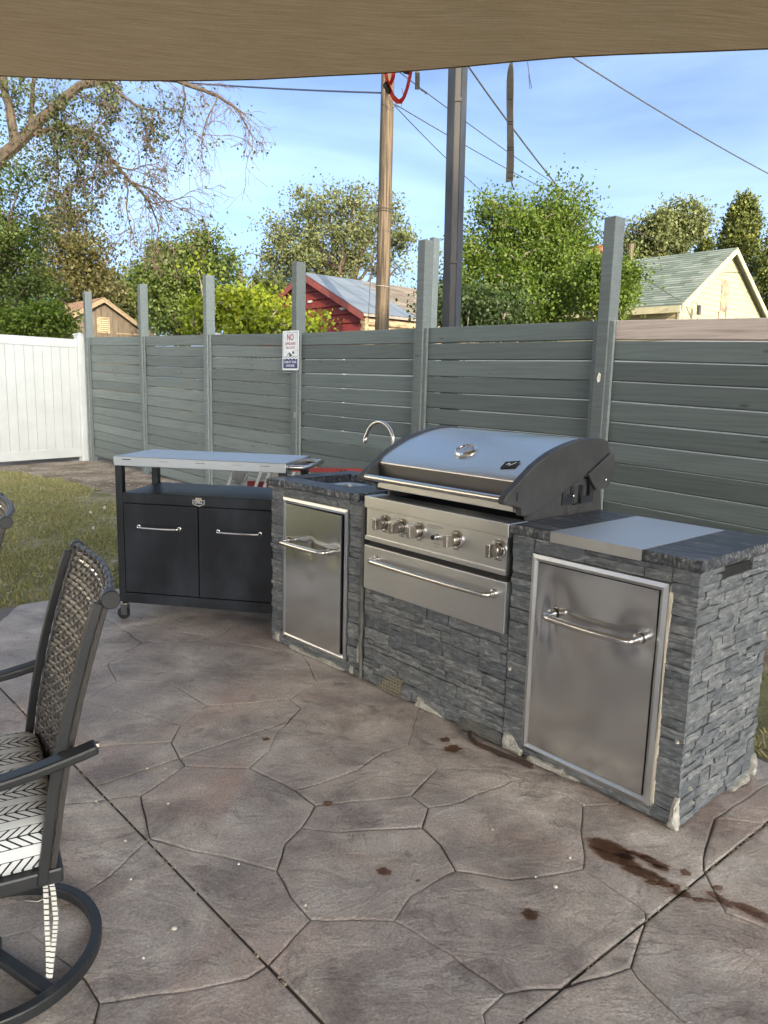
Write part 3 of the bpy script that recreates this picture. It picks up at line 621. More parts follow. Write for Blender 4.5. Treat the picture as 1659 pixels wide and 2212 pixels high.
# grey webbing straps hanging from the hem
def strap(path, hw, m, name, label, nrm=(0, 1, 0), cat='strap'):
    o = MB().tube(path, 1, n=4, flat=(.0012, hw), up=nrm).build(name, m); return tag(o, label, cat)
def onsail(px, py): return edge3(px, py)
def sp(px, py): return onsail(px, py) + np.array([0, .012, 0])
rib = [(1103.5, 1107.5, 127), (1100.5, 1108, 138), (1098, 1109, 150), (1096, 1110, 170), (1095, 1110.5, 200), (1094.5, 1110.5, 230), (1095, 1111, 260), (1095.5, 1111.5, 295), (1096, 1111.5, 330), (1095.5, 1110.5, 362), (1094, 1108.5, 391)]
ws = thing('webbing_strap', 'long faded grey webbing strap dangling right of the steel post', 'strap', sp(1105, 127)); wo_ = sp(1105, 127)
vsr = []
for i, (a, b, y) in enumerate(rib):
    bow = np.array([0, .012*sin(i*.8), 0]); A, B = sp(a, y)+bow-wo_, sp(b, y)-bow-wo_; M_ = (A+B)/2+np.array([0, .004, 0]); th_ = np.array([0, .0024, 0]); vsr += [A, M_, B, B+th_, M_+th_, A+th_]
MB().add(vsr, [(6*i+j, 6*i+(j+1) % 6, 6*i+6+(j+1) % 6, 6*i+6+j) for i in range(len(rib)-1) for j in range(6)]+[tuple(range(6)), tuple(6*(len(rib)-1)+j for j in (5, 4, 3, 2, 1, 0))]).build('webbing', STRAPG, ws, smooth=True)
STITCH = simple('dark_stitching', (.10, .09, .08), None, 30, .9)
for yy in (214, 262, 268, 318, 324, 372, 384):
    a, b = sp(1097, yy)-wo_, sp(1108.5, yy)-wo_; MB().obox((a+b)/2+np.array([0, -.010, 0]), (b-a)/2, (0, .0006, 0), (0, 0, .0016)).build('stitching', STITCH, ws)
strap([sp(901.5, 145), sp(902, 168), sp(901.5, 191)], .0105, STRAPG, 'webbing_strap', 'short grey strap end hanging between the red strap and the steel post')
mb = MB(); rr = random.Random(3)
for bx, by, dx, dy in ((1106, 391, 4, 16), (905, 190, 16, 8)):
    for i in range(7): mb.tube([sp(bx+rr.uniform(-2, 2), by), sp(bx+dx*.5+rr.uniform(-2, 2), by+dy*.5), sp(bx+dx+rr.uniform(-4, 4), by+dy+rr.uniform(-2, 4))], .0011, 4)
tag(mb.build('frayed_threads', STRAPG, kind='stuff'), 'frayed threads at the ends of the grey straps', 'threads')
mb = MB().tube([sp(1140, 127), sp(1143, 150), sp(1146, 170), sp(1150, 188), sp(1146, 190), sp(1143, 160)], .0013, 4)
tag(mb.build('loose_thread', STRAPG), 'thin loose thread looped below the sail hem', 'thread')
red = [sp(832, 150), sp(836, 172), sp(842, 192), sp(850, 208), sp(858, 216.5), sp(866, 217), sp(873, 207), sp(880, 187), sp(885, 166), sp(888, 148)]
ro = thing('ratchet_strap', 'bright red ratchet strap looped below the sail in front of the wooden pole', 'strap', red[0])
def loc_pts(P): return [p-red[0] for p in P]
MB().tube(loc_pts(red), 1, n=4, flat=(.0014, .0115), up=(.75, .5, .2)).build('loop', STRAPR, ro)
MB().tube(loc_pts([sp(851, 152), sp(849, 166), sp(843, 180)]), 1, n=4, flat=(.0014, .009), up=(.5, .7, .2)).build('tail', STRAPR, ro)
MB().tube(loc_pts([sp(831, 178), sp(836, 188), sp(842, 197)]), 1, n=4, flat=(.006, .012), up=(.8, .4, .2)).build('handle', RUBBER, ro)
MB().tube(loc_pts([sp(872, 149), sp(884, 152)]), 1, n=4, flat=(.01, .012), up=(0, 0, 1)).build('buckle', RUBBER, ro)

# ------------------------------------------------------------------ outdoor kitchen
isld = thing('kitchen_island', 'slate clad outdoor kitchen island with granite counters and steel doors', 'kitchen island', isl(0, 0), PSI)
WR, WG, WL, DEP, YL = .7338, .8848, .7417, .575, .0452
def TL(s, d):            # left cabinet frame (turned a little) -> island frame
    return (-WR-WG+s*cos(YL)-d*sin(YL), s*sin(YL)+d*cos(YL))
IDT = lambda s, d: (s, d)
def xf(mb, T): mb.v = [(*T(x, y), z) for x, y, z in mb.v]; return mb
MB().box(-WR+.01, -.012, .012, DEP-.01, .004, .872).build('cabinet_core', MORTAR, isld)
xf(MB().box(-WL+.012, -.012, .012, DEP, .004, .72), TL).build('cabinet_core', MORTAR, isld)
xf(MB().box(-WL+.012, -.012, .012, .085, .72, .872).box(-WL+.012, -WL+.06, .085, DEP-.05, .72, .872).box(-.15, -.012, .085, DEP-.05, .72, .872).box(-WL+.012, -.012, DEP-.05, DEP, .72, .872), TL).build('cabinet_core', MORTAR, isld)
MB().box(-WR-WG-.012, -WR+.012, .020, DEP, .004, .50).build('cabinet_core', MORTAR, isld)
rs = random.Random(11)
def stone(x0, x1, z0, z1, proud, place, seed, rough=.004, nx=4, nz=2):
    """split-face stone; place(x, depth, z) maps to the island frame, depth grows outwards"""
    vs = []; fs = []
    for j in range(nz+1):
        for i in range(nx+1):
            fx, fz = i/nx, j/nz; x = x0+(x1-x0)*fx; z = z0+(z1-z0)*fz
            ed = min(fx, 1-fx, fz, 1-fz) < 1e-6
            d = proud+(noise.noise(Vector((x*22, z*40, seed)))*rough*1.5+noise.noise(Vector((x*60, z*90, seed+3)))*rough)-(rs.uniform(.001, .004) if ed else 0)
            if ed:
                x += noise.noise(Vector((x*40, z*40, seed+9)))*.0025; z += noise.noise(Vector((x*35, z*30, seed+19)))*.003
            vs.append(place(x, d, z))
    n0 = len(vs); ring = [i for i in range(nx+1)]+[(j+1)*(nx+1)-1 for j in range(1, nz)]+[nz*(nx+1)+i for i in range(nx, -1, -1)]+[j*(nx+1) for j in range(nz-1, 0, -1)]
    for j in range(nz):
        for i in range(nx): a = j*(nx+1)+i; fs.append((a, a+1, a+nx+2, a+nx+1))
    for (i) in ring:
        j, k = divmod(i, nx+1); vs.append(place(x0+(x1-x0)*k/nx, -.013, z0+(z1-z0)*j/nz))
    for q in range(len(ring)): q2 = (q+1) % len(ring); fs.append((ring[q], n0+q, n0+q2, ring[q2]))
    return MB().add(vs, fs)
SC = [0]
def lay(x0, x1, z0, z1, place, lmin, lmax, hmin=.026, hmax=.056, skip=None, pmin=.002, pmax=.016, rough=.004):
    z = z0
    while z < z1-.004:
        h = min(rs.uniform(hmin, hmax), z1-z)
        if z1-z-h < hmin*.7: h = z1-z
        x = x0-rs.uniform(0, lmin*.5) if (x1-x0) > lmax else x0
        while x < x1-.004:
            L = rs.uniform(lmin, lmax)
            if x+L > x1-lmin*.4: L = x1-x
            a, b = max(x, x0), min(x+L, x1)
            if b-a > .008 and not (skip and skip((a+b)/2, z+h/2)):
                SC[0] += 1; pr = rs.uniform(pmin, pmax); gp = .0012
                if rs.random() < .38 and h > .038 and (b-a) > .05:
                    hh = h*rs.uniform(.4, .6); stone(a+gp, b-gp, z+gp, z+hh-gp*.6, pr, place, SC[0], rough).build('stone', SLATE, isld); SC[0] += 1
                    stone(a+gp, b-gp, z+hh+gp*.6, z+h-gp, rs.uniform(pmin, pmax), place, SC[0], rough).build('stone', SLATE, isld)
                else: stone(a+gp, b-gp, z+gp, z+h-gp, pr, place, SC[0], rough).build('stone', SLATE, isld)
            x += L
        z += h
fr = lambda x, d, z: (x, -d, z)
fl = lambda x, d, z: (*TL(x, -d), z)
sd_ = lambda x, d, z: (d, x, z)
lay(-WR+.002, -.634, .012, .884, fr, .1, .2, .034, .066, pmax=.010, rough=.003)          # right cabinet
lay(-.088, .004, .012, .884, fr, .1, .2, .034, .066, pmax=.010, rough=.003)
lay(-.633, -.089, .822, .884, fr, .18, .3, .058, .07, pmax=.007); lay(-.633, -.089, .012, .044, fr, .12, .26, .03, .04, pmax=.007)
lay(.006, DEP, .01, .884, sd_, .045, .19, .020, .052, skip=lambda x, z: .10 < x < .36 and z > .838, pmax=.0075, rough=.0035)
lay(-WR-WG+.012, -WR-.003, .01, .476, fr, .05, .21, .022, .062, pmin=.0, pmax=.010, rough=.004)   # below the grill
lay(-WL, -.634, .012, .884, fl, .1, .2, .034, .06, pmax=.012, rough=.004)
lay(-.108, -.022, .012, .884, fl, .1, .2, .034, .06, pmax=.010, rough=.004)
lay(-.633, -.109, .828, .884, fl, .1, .24, .055, .07, pmax=.007); lay(-.633, -.109, .012, .06, fl, .12, .24, .04, .05, pmax=.006)
MB().box(.001, .004, .112, .352, .836, .868).build('side_slot', GAPBLACK, isld)  # black strip paints the dark inside of the slot
# mortar seam and flaked white mortar
mb = MB(); ps = []
for i in range(28): z = .008+i*.032; ps.append((-WR-WG-.006+.004*noise.noise(Vector((z*8, 1, 0))), -.006+.004*noise.noise(Vector((z*9, 4, 0))), z))
mb.tube(ps, [.011+.004*noise.noise(Vector((p[2]*14, 7, 0))) for p in ps], 7).build('mortar_seam', MORTAR, isld, smooth=True)
def lump(name, pts, m=PLASTER, place=fr, seed=0, th=.014):
    k = len(pts); cx = sum(p[0] for p in pts)/k; cz = sum(p[1] for p in pts)/k; fine = []
    for i in range(k):
        a, b = pts[i], pts[(i+1) % k]
        for j in range(5):
            t = j/5; x, z = a[0]+(b[0]-a[0])*t, a[1]+(b[1]-a[1])*t
            fine.append((x+.006*noise.noise(Vector((x*60, z*60, seed))), max(.003, z+.006*noise.noise(Vector((x*60, z*60, seed+5))))))
    n = len(fine); vs = [place(x, -.004, z) for x, z in fine]+[place(cx+(x-cx)*.9, th*(.8+.5*noise.noise(Vector((x*50, z*50, seed+2)))), cz+(z-cz)*.9) for x, z in fine]
    vs += [place(cx+(x-cx)*.45, th*(1.1+.6*noise.noise(Vector((x*70, z*70, seed+4)))), cz+(z-cz)*.45) for x, z in fine]+[place(cx, th*1.1, cz)]
    fs = [(i, (i+1) % n, n+(i+1) % n, n+i) for i in range(n)]+[(n+i, n+(i+1) % n, 2*n+(i+1) % n, 2*n+i) for i in range(n)]+[(2*n+i, 2*n+(i+1) % n, 3*n) for i in range(n)]
    return MB().add(vs, fs).build(name, m, isld)
lump('mortar_patch', [(-.024, .003), (.012, .003), (.010, .06), (.004, .118), (-.010, .118), (-.018, .06)], seed=1, th=.018)
lump('mortar_patch', [(DEP-.035, .003), (DEP+.004, .003), (DEP+.002, .09), (DEP-.014, .085), (DEP-.02, .04)], place=sd_, seed=2, th=.02)
lump('mortar_patch', [(DEP-.20, .003), (DEP-.03, .003), (DEP-.04, .022), (DEP-.12, .018)], place=sd_, seed=12, th=.02)
lump('mortar_patch', [(-WR, .003), (-WR+.10, .003), (-WR+.10, .03), (-WR+.055, .075), (-WR+.004, .07)], seed=3, th=.013)
lump('mortar_patch', [(-.62, .003), (-.42, .003), (-.36, .014), (-.46, .030), (-.60, .022)], seed=4, th=.017)
lump('mortar_patch', [(-.716, .872), (-.565, .872), (-.56, .882), (-.60, .876), (-.64, .888), (-.716, .892)], seed=5, th=.012)
lump('mortar_patch', [(-.985, .003), (-WR-.004, .003), (-WR-.004, .045), (-.80, .052), (-.93, .062), (-.975, .04)], MORTAR, seed=6, th=.017)
lump('mortar_patch', [(-1.24, .003), (-1.05, .003), (-1.10, .022), (-1.16, .035), (-1.22, .055)], seed=7, th=.012)
lump('mortar_patch', [(-.60, .003), (-.15, .003), (-.12, .016), (-.25, .03), (-.34, .018), (-.58, .026)], place=fl, seed=8, th=.013)
lump('mortar_patch', [(-WL+.03, .02), (-WL+.07, .015), (-WL+.075, .06), (-WL+.04, .07)], place=fl, seed=9, th=.014)
lump('mortar_patch', [(-.030, .08), (-.014, .08), (-.012, .18), (-.03, .19)], place=fl, seed=10, th=.012)
lump('mortar_patch', [(-.085, .01), (-.055, .012), (-.05, .05), (-.08, .055)], place=fl, seed=14, th=.013)
for (x, z, q) in ((-.718, .335, fr), (-.02, .30, fr), (.06, .12, sd_), (.09, .06, sd_)): lump('mortar_patch', [(x, z), (x+.008, z), (x+.01, z+.014), (x+.001, z+.012)], place=q, seed=15, th=.012)
# bare mesh backing where a stone fell off
mb = MB()
for i in range(8): mb.box(-1.47+i*.019, -1.47+i*.019+.008, -.017, -.0155, .010+.004*i, .045+.008*i)
for i in range(6): mb.box(-1.475+.012*i, -1.33, -.0185, -.017, .012+i*.016, .012+i*.016+.007)
mb.build('backing_mesh', simple('cream_mesh', (.27, .24, .175), None, 20, .9), isld)
lump('mortar_patch', [(-1.48, .004), (-1.322, .004), (-1.322, .10), (-1.36, .09), (-1.40, .05), (-1.48, .03)], simple('tan_scratch_coat', (.20, .17, .125), (.13, .11, .085), 30, .95), seed=21, th=.0135)

# counters: slab with chiselled edge
def slab(u0, u1, v0, v1, T, hole=None, z0=.876, z1=.9155):
    n = 22
    def edge(a, b):
        return [(a[0]+(b[0]-a[0])*i/n+.003*noise.noise(Vector((a[0]+i*.7, a[1]*9, 2))), a[1]+(b[1]-a[1])*i/n+.003*noise.noise(Vector((a[1]+i*.8, a[0]*9, 6)))) for i in range(n)]
    ring = edge((u0, v0), (u1, v0))+edge((u1, v0), (u1, v1))+edge((u1, v1), (u0, v1))+edge((u0, v1), (u0, v0)); k = len(ring)
    cu, cv = (u0+u1)/2, (v0+v1)/2
    def off(p, d, i): 
        q = d+.008*noise.noise(Vector((i*1.7, d*300, 4)))
        return (p[0]+(q if p[0] > cu else -q)*(abs(p[0]-cu) > (u1-u0)/2-.012), p[1]+(q if p[1] > cv else -q)*(abs(p[1]-cv) > (v1-v0)/2-.012))
    lv = [(z0, -.006), (z0+.008, .002), (z0+.016, .004), (z0+.024, .003), (z0+.032, .001), (z1, -.004)]
    vs = []
    for z, d in lv: vs += [(*T(*off(p, d, i)), z) for i, p in enumerate(ring)]
    side = MB(); side.add(vs, [(j*k+i, j*k+(i+1) % k, (j+1)*k+(i+1) % k, (j+1)*k+i) for j in range(len(lv)-1) for i in range(k)]+([] if hole else [tuple(range(k-1, -1, -1))]))
    so = side.build('counter_edge', GEDGE, isld)
    top = [T(*off(p, -.004, i)) for i, p in enumerate(ring)]
    tm = MB(); tv = [(x, y, z1) for x, y in top]
    if hole:
        tv += [(*T(*p), z1) for p in hole]; q4 = [tuple((s*n+i) % k for i in range(n+1))+(k+(s+1) % 4, k+s) for s in range(4)]; tm.add(tv, q4)
    else: tm.add(tv, [tuple(range(k))])
    tm.build('counter_top', GRANITE, isld)
slab(-WR+.002, .016, -.020, .588, IDT)
hole = [(-.645, .11), (-.235, .11), (-.235, .47), (-.645, .47)]
slab(-WL-.020, -.03, -.022, .590, TL, hole)
# sink
hx0, hx1, hy0, hy1 = -.645, -.235, .11, .47
mb = MB()
def sinkring(d, z): return [(*TL(x, y), z) for x, y in [(p[0], p[1]) for p in rrect(hx0+d, hx1-d, hy0+d, hy1-d, .045, 5)]]
lv = [(-.012, .874), (.012, .872), (.022, .862), (.03, .78), (.06, .735)]
vs = []; 
for d, z in lv: vs += sinkring(d, z)
k = 24; mb.add(vs, [(j*k+i, j*k+(i+1) % k, (j+1)*k+(i+1) % k, (j+1)*k+i) for j in range(len(lv)-1) for i in range(k)]+[tuple((len(lv)-1)*k+i for i in range(k))])
sink = mb.build('sink', SATIN, isld, smooth=True)
mb = MB(); n4 = 4
hl = [(*TL(*p),) for p in hole]; mb.add([(x, y, .9153) for x, y in hl]+[(x, y, .876) for x, y in hl], [(i, (i+1) % 4, 4+(i+1) % 4, 4+i) for i in range(4)]); mb.build('sink_cutout_edge', GEDGE, isld)
fx, fy = TL(-.355, .525)
fc = MB().lathe([(.026, .9157), (.026, .922), (.016, .932), (.012, .96)], (fx, fy, 0), (0, 0, 1), 16).build('faucet', STEELP, isld, smooth=True)
cx_, cz_, R_ = fx-.105, 1.115, .105
MB().tube([(fx, fy, .95), (fx, fy, 1.03), (fx, fy, 1.10)]+[(cx_+R_*cos(a), fy-.02*(a/pi), cz_+R_*sin(a)) for a in [pi*i/14 for i in range(0, 13)]]+[(cx_-R_*1.0, fy-.022, 1.135), (cx_-R_*1.03, fy-.022, 1.118)], .0105, 12).build('spout', STEELP, fc, smooth=True)
MB().lathe([(.0125, 0), (.0135, .004), (.0135, .028), (.012, .03)], (cx_-R_*1.03, fy-.022, 1.098), (0.05, 0, 1), 12).build('nozzle', STEELP, fc, smooth=True)

# doors
def bow_handle(x0, x1, z, out, r, place, sag=0.0):
    P = [(x0, 0.0, z), (x0, .5*out, z)]+[(x0+.03*(1-cos(a)), out*.55+out*.45*sin(a), z) for a in [pi/2*i/5 for i in range(1, 6)]]
    P += [(x0+(x1-x0)*t, out+.006*sin(pi*t), z) for t in (.2, .35, .5, .65, .8)]
    P += [(x1-.03*(1-cos(a)), out*.55+out*.45*sin(a), z) for a in [pi/2*i/5 for i in range(5, 0, -1)]]+[(x1, .5*out, z), (x1, 0, z)]
    return MB().tube([place(*p) for p in P], r, 12), [place(x0, 0, z), place(x1, 0, z)]
def door(a, b, z0, z1, pa, pb, pz0, pz1, place, dents, hx, hz, ajar, outn, hin):
    fw = .026                                            # bevelled frame
    mb = MB()
    o_ = [(a, z0), (b, z0), (b, z1), (a, z1)]; i_ = [(a+fw, z0+fw), (b-fw, z0+fw), (b-fw, z1-fw), (a+fw, z1-fw)]; m_ = [(a+fw*.55, z0+fw*.55), (b-fw*.55, z0+fw*.55), (b-fw*.55, z1-fw*.55), (a+fw*.55, z1-fw*.55)]
    vs = [place(x, -.004, z) for x, z in o_]+[place(x, .012, z) for x, z in o_]+[place(x, .017, z) for x, z in m_]+[place(x, .010, z) for x, z in i_]+[place(x, -.01, z) for x, z in i_]
    mb.add(vs, [(j*4+i, j*4+(i+1) % 4, (j+1)*4+(i+1) % 4, (j+1)*4+i) for j in range(4) for i in range(4)])
    mb.build('door_frame', STEEL, isld)
    xf2 = MB(); xf2.add([place(x, -.002, z) for x, z in i_], [(0, 1, 2, 3)]); xf2.build('door_recess', GAPBLACK, isld)  # flat black sheet stands for the shaded hollow behind the door
    nx, nz = 26, 36; vs = []
    def surf(fx_, fz_):
        x = pa+(pb-pa)*fx_; z = pz0+(pz1-pz0)*fz_; d = .012+ajar*fx_*(.35+.65*fz_)
        for cx, cz, sx, sz, am in dents: d += 2.6*am*math.exp(-((x-cx)/sx)**2-((z-cz)/sz)**2)
        d += .0011*noise.noise(Vector((x*5, z*4, 3)))*min(1, 8*min(fx_, 1-fx_, fz_, 1-fz_))
        return place(x, d, z)
    for j in range(nz+1):
        for i in range(nx+1): vs.append(surf(i/nx, j/nz))
    fs = [(j*(nx+1)+i, j*(nx+1)+i+1, (j+1)*(nx+1)+i+1, (j+1)*(nx+1)+i) for j in range(nz) for i in range(nx)]
    dm = MB().add(vs, fs); k0 = len(dm.v)
    # returns of the sheet
    bor = [i for i in range(nx+1)]+[(j+1)*(nx+1)-1 for j in range(1, nz+1)]+[nz*(nx+1)+i for i in range(nx-1, -1, -1)]+[j*(nx+1) for j in range(nz-1, 0, -1)]
    for q in bor: p = Vector(dm.v[q]); dm.v.append(tuple(p-Vector(place(0, .016, 0))+Vector(place(0, 0, 0))))
    for q in range(len(bor)): q2 = (q+1) % len(bor); dm.f.append((bor[q], k0+q, k0+q2, bor[q2]))
    d_ = dm.build('door', STEELV, isld, smooth=True)
    base = .012+ajar*.5
    hm, ends = bow_handle(hx[0], hx[1], hz, .058, .0122, lambda x, dd, z: place(x, base+dd, z)); hm.build('handle', STEELP, d_, smooth=True)
    for e_ in ends: MB().lathe([(.019, -.004), (.019, .004), (.014, .009), (.0115, .010)], e_, Vector(place(0, 1, 0))-Vector(place(0, 0, 0)), 16).build('handle_collar', STEELP, d_, smooth=True)
    return d_
dR = door(-.6315, -.0909, .0455, .8197, -.603, -.122, .074, .790, fr, [(-.53, .62, .05, .10, -.0045), (-.18, .61, .06, .07, -.004), (-.58, .50, .03, .16, .0045), (-.45, .40, .10, .14, -.003), (-.33, .55, .12, .16, .0025), (-.49, .49, .035, .05, -.002)], (-.528, -.182), .611, .0, None, None)
dR['label'] = 'dented steel door with a curved bar handle'
dL = door(-.6324, -.1105, .0623, .8271, -.605, -.147, .085, .795, fl, [(-.40, .60, .03, .04, -.003), (-.2, .6, .05, .07, -.003), (-.38, .47, .03, .035, -.0007), (-.3, .3, .15, .2, .0012)], (-.585, -.235), .60, .016, None, None)
dL['label'] = 'scratched steel door standing slightly ajar'
mb = MB(); 
for x in (-.055, -.045): pass
lump('sealant_bead', [(-.0905, .03), (-.079, .03), (-.079, .80), (-.0905, .82)], simple('cream_sealant', (.66, .60, .48), None, 20, .8), seed=30, th=.008)

# steel cover plate over the counter
plate = thing('steel_plate', 'bent stainless steel sheet laid over the granite counter above the dented door', 'steel plate', isl(0, 0, .9158), PSI)
MB().box(-.546, -.184, -.0275, .557, .0004, .0024).build('sheet', SATIN, plate)
MB().box(-.546, -.184, -.0295, -.0275, -.036, .0024).build('front_lip', STEEL, plate)

# ------------------------------------------------------------------ grill
grill = thing('gas_grill', 'built in stainless gas grill with arched hood and five knobs', 'gas grill', isl(0, 0), PSI)
GL, GR = -1.592, -.738
MB().box(GL+.02, GR-.012, .05, .60, .50, .87).build('firebox', CAST, grill)
side = [(.085, .872), (.10, .932), (.448, 1.060), (.585, 1.05), (.61, .93), (.61, .872)]
for a, b in ((GL+.02, GL+.035), (GR-.027, GR-.012)): MB().prism(side, a, b, 'x').build('side_panel', CAST, grill)
MB().box(GL+.035, GR-.027, .585, .60, .86, 1.05).build('rear_panel', CAST, grill)
MB().box(GL+.035, GR-.027, .10, .585, .885, .90).build('grate', GAPBLACK, grill)
# control panel
MB().box(GL, GR, -.030, .088, .862, .9158).build('top_rail', STEEL, grill, bevel=.003)
MB().box(GL+.012, GR-.008, -.022, .05, .732, .862).build('control_panel', STEEL, grill)
MB().box(GL+.008, GR-.006, -.030, .05, .711, .7318).build('drip_lip', STEEL, grill, bevel=.002)
MB().box(GL+.02, GR-.015, -.012, .05, .66, .711).build('gap_shadow_panel', GAPBLACK, grill)
dr = MB().box(GL+.004, GR+.002, -.029, .04, .4785, .686).build('drawer', STEEL, grill, bevel=.003)
hm, ends = bow_handle(-1.500, -.795, .631, .052, .0115, lambda x, d, z: (x, -.029-d, z)); hm.build('handle', STEELP, dr, smooth=True)
for e_ in ends: MB().lathe([(.02, -.002), (.02, .004), (.014, .009), (.0115, .010)], e_, (0, -1, 0), 16).build('handle_collar', STEELP, dr, smooth=True)
for ku in (-1.452, -1.340, -1.228, -1.010, -.786):
    kn = MB().lathe([(.038, 0), (.038, .006), (.034, .011), (.0315, .011), (.0315, .006), (.02, .006)], (ku, -.0222, .809), (0, -1, 0), 28).build('knob_bezel', CHROME, grill, smooth=True)
    kb = MB().lathe([(.027, .006), (.0278, .020), (.0265, .036), (.0245, .039)], (ku, -.0222, .809), (0, -1, 0), 26).build('knob', STEELW, kn, smooth=True)
    MB().box(ku-.0105, ku+.0105, -.0222-.070, -.0222-.03, .809-.0265, .809+.0265).build('knob_grip', STEELW, kn, bevel=.004)
    MB().box(ku-.016, ku+.016, -.0229, -.0222, .764, .767).build('knob_print', SIGNK, grill)
ig = MB().lathe([(.015, 0), (.015, .005), (.0125, .007), (.0125, .022), (.010, .024)], (-1.122, -.0222, .800), (0, -1, 0), 18).build('igniter', CHROME, grill, smooth=True)
MB().lathe([(.0095, .022), (.0095, .030), (.006, .033)], (-1.122, -.0222, .800), (0, -1, 0), 14).build('button', RUBBER, ig, smooth=True)
for i, (x, z, L) in enumerate([(-1.135, .846, .045), (-1.137, .840, .05), (-1.15, .834, .03), (-1.122, .770, .02), (-1.122, .758, .016)]): MB().box(x-L, x+L, -.0227, -.0222, z-.0012, z+.0012).build('panel_print', simple('grey_print', (.22, .22, .22), None, 9, .6) if i == 0 else bpy.data.materials['grey_print'], grill)
# hood
prof = [(.048, .948), (.034, .985), (.032, 1.070), (.034, 1.074), (.055, 1.094), (.10, 1.122), (.155, 1.149), (.20, 1.168), (.24, 1.181), (.285, 1.193), (.326, 1.203), (.38, 1.213), (.43, 1.218), (.50, 1.2205), (.56, 1.2165), (.60, 1.205), (.612, 1.17), (.616, 1.07)]
hl_, hr_ = GL+.028, GR-.028
vs = [(hl_, *p) for p in prof]+[(hr_, *p) for p in prof]+[(hl_, p[0]+.006, p[1]-.006) for p in prof]+[(hr_, p[0]+.006, p[1]-.006) for p in prof]; k = len(prof)
# skin split across so it can bow a little
nu = 24; vs = []; fs = []
for i in range(nu+1):
    t = i/nu; x = hl_+(hr_-hl_)*t
    for q, (v, z) in enumerate(prof):
        w_ = .0018*noise.noise(Vector((t*5, z*9, 2)))+.0022*math.exp(-((t-.72)/.09)**2)*sin(v*9)
        vs.append((x, v, z+(w_ if 3 < q < 15 else 0)))
for i in range(nu):
    for q in range(k-1): fs.append((i*k+q, (i+1)*k+q, (i+1)*k+q+1, i*k+q+1))
hood = MB().add(vs, fs).build('hood', HOODM, grill, smooth=True)
MB().box(hl_+.001, hr_-.001, .0285, .0315, .984, 1.068).build('hood_front', FASCIA, hood)
MB().box(hl_+.001, hr_-.001, .026, .0335, .955, .984).build('hood_lower_strip', STEEL, hood)
cast = [(-.066, .992), (-.070, 1.008), (-.060, 1.022), (-.030, 1.046), (.000, 1.062), (.040, 1.090), (.10, 1.130), (.155, 1.157), (.20, 1.176), (.24, 1.189), (.285, 1.201), (.326, 1.2105), (.38, 1.2205), (.43, 1.226), (.50, 1.2285), (.56, 1.2245), (.604, 1.211), (.622, 1.17), (.618, 1.125), (.448, 1.066), (.27, .998), (.105, .937), (.045, .937), (.036, .968), (-.012, .982)]
for nm, a, b in (('left', GL-.006, GL+.0285), ('right', GR-.0285, GR+.004)):
    MB().prism(cast, a, b, 'x').build('hood_end_cap', CAST, hood, bevel=.005)
MB().box(GR+.0035, GR+.0045, -.0, .012, 1.0, 1.035).build('cap_slot', GAPBLACK, hood)
MB().tube([(GL+.01, -.047, 1.008), (GR-.012, -.047, 1.008)], .0145, 20).build('handle_bar', STEELP, hood, smooth=True)
hc = [(.452, 1.078), (.610, 1.160), (.632, 1.163), (.640, 1.13), (.634, 1.06), (.612, 1.022), (.585, 1.008), (.520, 1.008), (.492, 1.03)]
MB().prism(hc, GR+.0045, GR+.020, 'x').build('hinge_cover', CAST, hood, bevel=.004)
MB().lathe([(.007, 0), (.007, .006), (.004, .008)], (GR+.020, .578, 1.047), (1, 0, 0), 12).build('bolt', CHROME, hood, smooth=True)
# thermometer and badge on the curve of the hood
def on_hood(v):
    for i in range(len(prof)-1):
        if prof[i][0] <= v <= prof[i+1][0] and i > 2:
            t = (v-prof[i][0])/(prof[i+1][0]-prof[i][0]); d = Vector((0, prof[i+1][0]-prof[i][0], prof[i+1][1]-prof[i][1])).normalized()
            return prof[i][1]+t*(prof[i+1][1]-prof[i][1]), Vector((0, -d.z, d.y)), d
z_, n_, d_ = on_hood(.16); TU = -1.145
th = MB().lathe([(.050, -.002), (.052, .006), (.047, .014), (.041, .016), (.040, .010), (.001, .010)], (TU, .16, z_), n_, 34).build('thermometer', CHROME, hood, smooth=True)
MB().lathe([(.0395, .0102), (.0395, .0108), (.001, .0109)], (TU, .16, z_), n_, 28).build('dial', simple('grey_dial', (.42, .42, .42), (.50, .50, .50), 30, .25, .4), th)
c0 = Vector((TU, .16, z_))+n_*.0112
nd = MB(); nd.obox(c0+d_*.01, (.0012, 0, 0), tuple(d_*.022), tuple(n_*.0004))
for i in range(11):
    a = radians(-120+24*i); q = c0+Vector((1, 0, 0))*sin(a)*.031+d_*cos(a)*.031; nd.obox(q, (.0022, 0, 0), tuple(d_*.0018), tuple(n_*.0003))
nd.build('dial_marks', SIGNK, th)
z_, n_, d_ = on_hood(.100); c0 = Vector((-.850, .100, z_))+n_*.003
ax = (Vector((1, 0, 0))*.95+d_*.25).normalized(); ay = n_.cross(ax)
bd = MB().obox(c0, tuple(ax*.032), tuple(ay*.021+ax*.004), tuple(n_*.002)).build('badge', GAPBLACK, hood)
bm_ = MB(); 
for (x0, y0, x1, y1, wd) in ((-.018, -.002, -.006, .008, .0022), (-.006, .008, .004, -.006, .0026), (.004, -.006, .026, .012, .0022), (-.006, -.008, .004, -.006, .002)):
    a = c0+ax*x0+ay*y0+n_*.0024; b = c0+ax*x1+ay*y1+n_*.0024; m2 = (a+b)/2; dd = (b-a)/2; pp = n_.cross(dd).normalized(); bm_.obox(m2, tuple(dd), tuple(pp*wd), tuple(n_*.0003))
bm_.build('badge_mark', SIGNW, bd)
